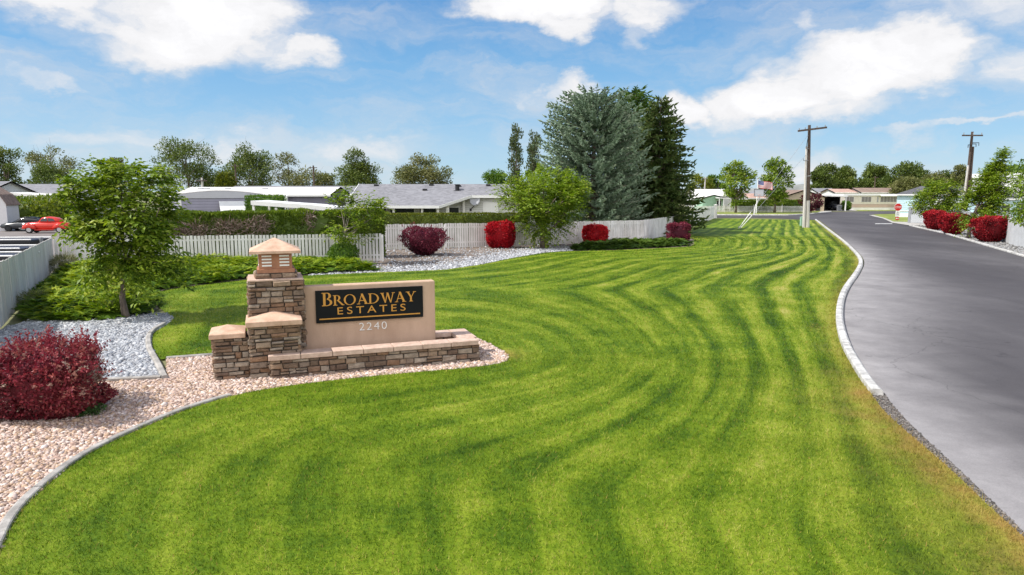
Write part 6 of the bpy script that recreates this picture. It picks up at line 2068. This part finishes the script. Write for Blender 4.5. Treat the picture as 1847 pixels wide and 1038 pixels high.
def flag_and_hoop():
    Y = 127
    p = AT(1367, 324, Y)
    rt = thing('flagpole', 'white flagpole flying a small American flag by the cross street', 'flagpole', (p.x, Y, 0))
    MB().tube([(0, 0, -.05), (0, 0, p.z)], [.09, .06], 8).build('pole', M['white'], rt)
    bl = MB()
    for k in range(8): pass
    bl.tube([(0, 0, p.z), (0, 0, p.z + .14)], [.09, .09], 8); bl.build('finial', M['gold'], rt)
    L_, Hf = 2.7, 1.35
    nx, nz = 26, 13
    V = []; F = []; c = []
    for j in range(nz + 1):
        for i in range(nx + 1):
            x = L_ * i / nx; z = p.z - .15 - Hf * j / nz
            V.append((.07 + x, .16 * math.sin(x * 3.1 + j * .12) * (x / L_), z - .16 * x - .06 * math.sin(x * 2.4)))
    red, wht, blu = (.50, .045, .06), (.72, .72, .72), (.04, .055, .22)
    Vq = []; Fq = []; Cq = []
    for j in range(nz):
        for i in range(nx):
            q = [j * (nx + 1) + i, j * (nx + 1) + i + 1, (j + 1) * (nx + 1) + i + 1, (j + 1) * (nx + 1) + i]
            col = red if j % 2 == 0 else wht
            if i < 10 and j < 7: col = blu if not ((i + j) % 2 == 0 and i % 2 == 0) else (.45, .46, .55)
            b = len(Vq); Vq += [V[k] for k in q]; Fq.append((b, b + 1, b + 2, b + 3)); Cq += [col] * 4
    np_mesh('flag', np.array(Vq), np.array(Fq), col_mat('flag_cloth', .8, 0, var=.05), rt, cols=np.array(Cq))
    q = G(1365, 388)
    h = thing('basketball_hoop', 'white street basketball hoop with clear backboard beside the flagpole', 'basketball hoop', (q[0], q[1], 0))
    top = AT(1368, 342, q[1]).z
    MB().tube([(-.5, 0, -.05), (-.3, 0, 1.6), (.35, -.1, top - 1.3)], .11, 8).build('pole', M['offwhite'], h)
    MB().box(-.7, .9, -.3, -.25, top - 1.15, top).build('backboard', pmat('backboard_acrylic', (.55, .57, .60), .15, .04, 1), h)
    fr = MB().box(-.74, .94, -.33, -.22, top, top + .06).box(-.74, .94, -.33, -.22, top - 1.21, top - 1.15).box(-.74, -.70, -.33, -.22, top - 1.149, top - .001).box(.90, .94, -.33, -.22, top - 1.149, top - .001)
    fr.build('backboard_frame', M['dark'], h)
    rim = [(.1 + .23 * math.cos(k * math.pi / 8), -.56 + .23 * math.sin(k * math.pi / 8), top - .95) for k in range(17)]
    MB().tube(rim, .02, 5, cap=False).build('rim', pmat('rim_orange', (.6, .16, .03), .5, .05, 2), h)


flag_and_hoop()


# ------------------------------------------------------------------ vehicles
def loft(mb, st, n=14, e=.62):
    """st: (x, half width, z bottom, z top) rings, rounded sections"""
    vs = []; fs = []
    for (x, hw, zb, zt) in st:
        for k in range(n):
            a = 2 * math.pi * (k + .5) / n
            c_, s_ = math.cos(a), math.sin(a)
            vs.append((x, hw * math.copysign(abs(c_) ** e, c_), (zb + zt) / 2 + (zt - zb) / 2 * math.copysign(abs(s_) ** e, s_)))
    for i in range(len(st) - 1):
        for k in range(n):
            k2 = (k + 1) % n
            fs.append((i * n + k, i * n + k2, (i + 1) * n + k2, (i + 1) * n + k))
    fs.append(tuple(range(n))); fs.append(tuple(range((len(st) - 1) * n, len(st) * n))[::-1])
    mb.add(vs, fs)


def wheels(rt, xs, hw, r, rim_mat):
    for x in xs:
        for s in (-1, 1):
            y = s * hw
            w = MB().tube([(x, y - .11, r), (x, y + .11, r)], r, 20).build('wheel', M['rubber'], rt, bevel=.03)
            rm = MB().tube([(x, y + s * .105, r), (x, y + s * .125, r)], r * .62, 14); rm.tube([(x, y + s * .126, r), (x, y + s * .14, r)], r * .2, 8)
            rm.build('rim', rim_mat, w)


def car(name, label, loc, rz, paint, kind):
    rt = thing(name, label, 'car', (loc[0], loc[1], 0), rz)
    m = pmat(name + '_paint', paint, .22, .06, 2, spec=.6)
    chrome = pmat(name + '_chrome', (.55, .55, .56), .2, .1, 3, metal=.8)
    if kind == 'sedan':
        b = MB(); loft(b, [(-2.35, .70, .42, .82), (-2.25, .84, .30, .98), (-1.5, .90, .22, 1.04), (-.6, .91, .20, 1.0), (.7, .91, .20, .98), (1.5, .88, .22, .90), (2.15, .80, .28, .78), (2.35, .62, .38, .66)])
        b.build('body', m, rt, smooth=True)
        c = MB(); loft(c, [(-1.75, .60, .92, 1.02), (-1.05, .70, .9, 1.36), (-.3, .72, .9, 1.44), (.35, .70, .9, 1.40), (1.15, .62, .88, .98)], e=.5)
        c.build('cabin_glass', M['glass'], rt, smooth=True)
        r = MB(); loft(r, [(-1.1, .62, 1.32, 1.40), (-.3, .66, 1.39, 1.475), (.4, .62, 1.35, 1.42)], e=.5); r.build('roof', m, rt, smooth=True)
        wheels(rt, (-1.42, 1.45), .80, .33, M['dark'])
        for s in (-1, 1):
            MB().box(-2.37, -2.26, s * .60 - .16, s * .60 + .16, .72, .86).build('tail_light', pmat('tail_red', (.5, .02, .02), .3, .05, 2), rt, bevel=.02)
            MB().box(2.18, 2.32, s * .55 - .16, s * .55 + .16, .58, .70).build('headlight', M['white'], rt, bevel=.02)
    elif kind == 'coupe':
        b = MB(); loft(b, [(-2.2, .45, .45, .75), (-1.9, .62, .36, 1.02), (-1.2, .70, .32, 1.16), (0, .72, .30, 1.12), (.8, .66, .32, 1.10), (1.6, .52, .40, 1.04), (2.1, .36, .5, .86)])
        b.build('body', m, rt, smooth=True)
        c = MB(); loft(c, [(-1.5, .46, 1.05, 1.2), (-1.0, .58, 1.0, 1.50), (-.3, .60, 1.0, 1.62), (.25, .58, 1.0, 1.55), (.62, .50, 1.0, 1.14)], e=.55)
        c.build('cabin', m, rt, smooth=True)
        for s in (-1, 1):
            g = MB()
            g.prism([(-.95, s * .60, 1.16), (-.35, s * .62, 1.16), (-.35, s * .585, 1.48), (-.8, s * .555, 1.42)], (0, s * .02, 0))
            g.prism([(-.27, s * .62, 1.16), (.42, s * .59, 1.16), (.16, s * .57, 1.45), (-.27, s * .585, 1.48)], (0, s * .02, 0))
            g.build('side_window', M['glass'], rt)
            for x, nm in ((-1.35, 'rear_fender'), (1.35, 'front_fender')):
                f = MB()
                loft(f, [(x - .62, .10, .45, .62), (x - .42, .17, .38, .86), (x, .20, .52, .98), (x + .40, .17, .42, .84), (x + .60, .10, .45, .60)])
                f.v = [(v[0], v[1] + s * .68, v[2]) for v in f.v]
                f.build(nm, m, rt, smooth=True)
            MB().tube([(1.78, s * .52, .86), (1.93, s * .52, .86)], [.15, .13], 12).build('headlight', chrome, rt)
            MB().box(-.85, .85, s * .70 - .08, s * .70 + .08, .30, .38).build('running_board', m, rt)
        MB().prism([(.64, -.48, 1.14), (.64, .48, 1.14), (.30, .46, 1.52), (.30, -.46, 1.52)], (.02, 0, 0)).build('windscreen', M['glass'], rt)
        gr = MB(); gr.box(2.02, 2.14, -.24, .24, .52, .9); gr.build('grille', chrome, rt, bevel=.04)
        MB().tube([(2.22, -.7, .5), (2.30, 0, .5), (2.22, .7, .5)], .05, 8).build('bumper', chrome, rt)
        wheels(rt, (-1.35, 1.35), .68, .34, chrome)
    else:   # pickup or van nose
        b = MB(); loft(b, [(-2.4, .85, .5, 1.1), (-2.2, .92, .42, 1.18), (0, .95, .4, 1.2), (1.6, .93, .42, 1.15), (2.4, .86, .5, 1.05), (2.55, .7, .55, .9)], e=.45)
        b.build('body', m, rt, smooth=True)
        c = MB(); loft(c, [(-.9, .72, 1.1, 1.85), (-.7, .78, 1.1, 1.98), (.4, .78, 1.1, 2.0), (1.0, .72, 1.1, 1.3)], e=.45); c.build('cabin', m, rt, smooth=True)
        for s in (-1, 1):
            MB().prism([(-.6, s * .775, 1.3), (.55, s * .765, 1.3), (.3, s * .755, 1.8), (-.6, s * .765, 1.8)], (0, s * .02, 0)).build('side_window', M['glass'], rt)
        MB().prism([(1.0, -.62, 1.3), (1.0, .62, 1.3), (.52, .60, 1.88), (.52, -.60, 1.88)], (.03, 0, .02)).build('windscreen', M['glass'], rt)
        wheels(rt, (-1.5, 1.6), .84, .38, chrome)
    return rt


q = G(38, 418)
car('parked_sedan', 'dark grey sedan parked behind the red coupe', (q[0] - .1, q[1] + 1.2), R(188), (.035, .04, .045), 'sedan')
q = G(76, 421)
car('vintage_coupe', 'bright red vintage coupe with chrome wheels parked before the dark sedan', (q[0] + .2, q[1] + .6), R(190), (.62, .035, .02), 'coupe')
q = AT(34, 396, 79)
car('parked_pickup', 'white pickup half hidden between the shed and the dark sedan', (q.x, 79), R(15), (.70, .71, .72), 'pickup')
q = AT(1503, 378, 147)
car('parked_suv', 'dark car standing in the shade of the open carport', (q.x, 147.2), R(-90), (.03, .035, .05), 'pickup')
bn = thing('wheelie_bin', 'grey wheelie bin at the mouth of the open carport', 'bin', (XW(1514, 142.6), 142.6, 0))
m_ = MB(); m_.prism([(-.3, -.3, .06), (.3, -.3, .06), (.38, -.38, 1.1), (-.38, -.38, 1.1)], (0, .62, 0)); m_.build('body', pmat('bin_grey', (.16, .17, .19), .5, .06, 2), bn)
MB().prism([(-.42, -.44, 1.102), (.42, -.44, 1.102), (.42, .30, 1.18), (-.42, .30, 1.18)], (0, 0, .06)).build('lid', M['metal'], bn)
for s in (-1, 1): MB().tube([(s * .3 - .03, .3, .1), (s * .3 + .03, .3, .1)], .1, 10).build('wheel', M['rubber'], bn)


def trailer_row():
    g_ = 'flat trailers parked behind the board fence'
    navy = pmat('navy_tarp', (.018, .022, .040), .5, .25, 2)
    for (px, py, z, lab) in ((73, 431, 1.50, 'farthest dark flat trailer with white rails behind the board fence'), (56, 446, 1.46, 'middle dark flat trailer with white rails behind the board fence'), (46, 459, 1.42, 'nearest dark flat trailer with white rails behind the board fence')):
        p = G(px, py, z)
        rt = thing('flat_trailer', lab, 'trailer', (p[0], p[1], 0), R(6), g_)
        L_, W = 5.2, 1.9
        MB().box(-L_, 0, -W / 2, W / 2, .62, z - .06).build('box', M['dark'], rt, bevel=.03)
        MB().box(-L_ + .05, -.05, -W / 2 + .06, W / 2 - .06, z - .057, z - .02).build('tarp', navy, rt)
        for s in (-1, 1):
            MB().tube([(-L_, s * (W / 2 + .02), z + .02), (.04, s * (W / 2 + .02), z + .02)], .035, 8).build('rail', M['white'], rt)
            w = MB().tube([(-L_ * .55, s * .82 - .1, .33), (-L_ * .55, s * .82 + .1, .33)], .33, 16).build('wheel', M['rubber'], rt)
        MB().box(-.02, .06, -.12, .12, z - .25, z + .08).build('latch', M['metal'], rt)


trailer_row()
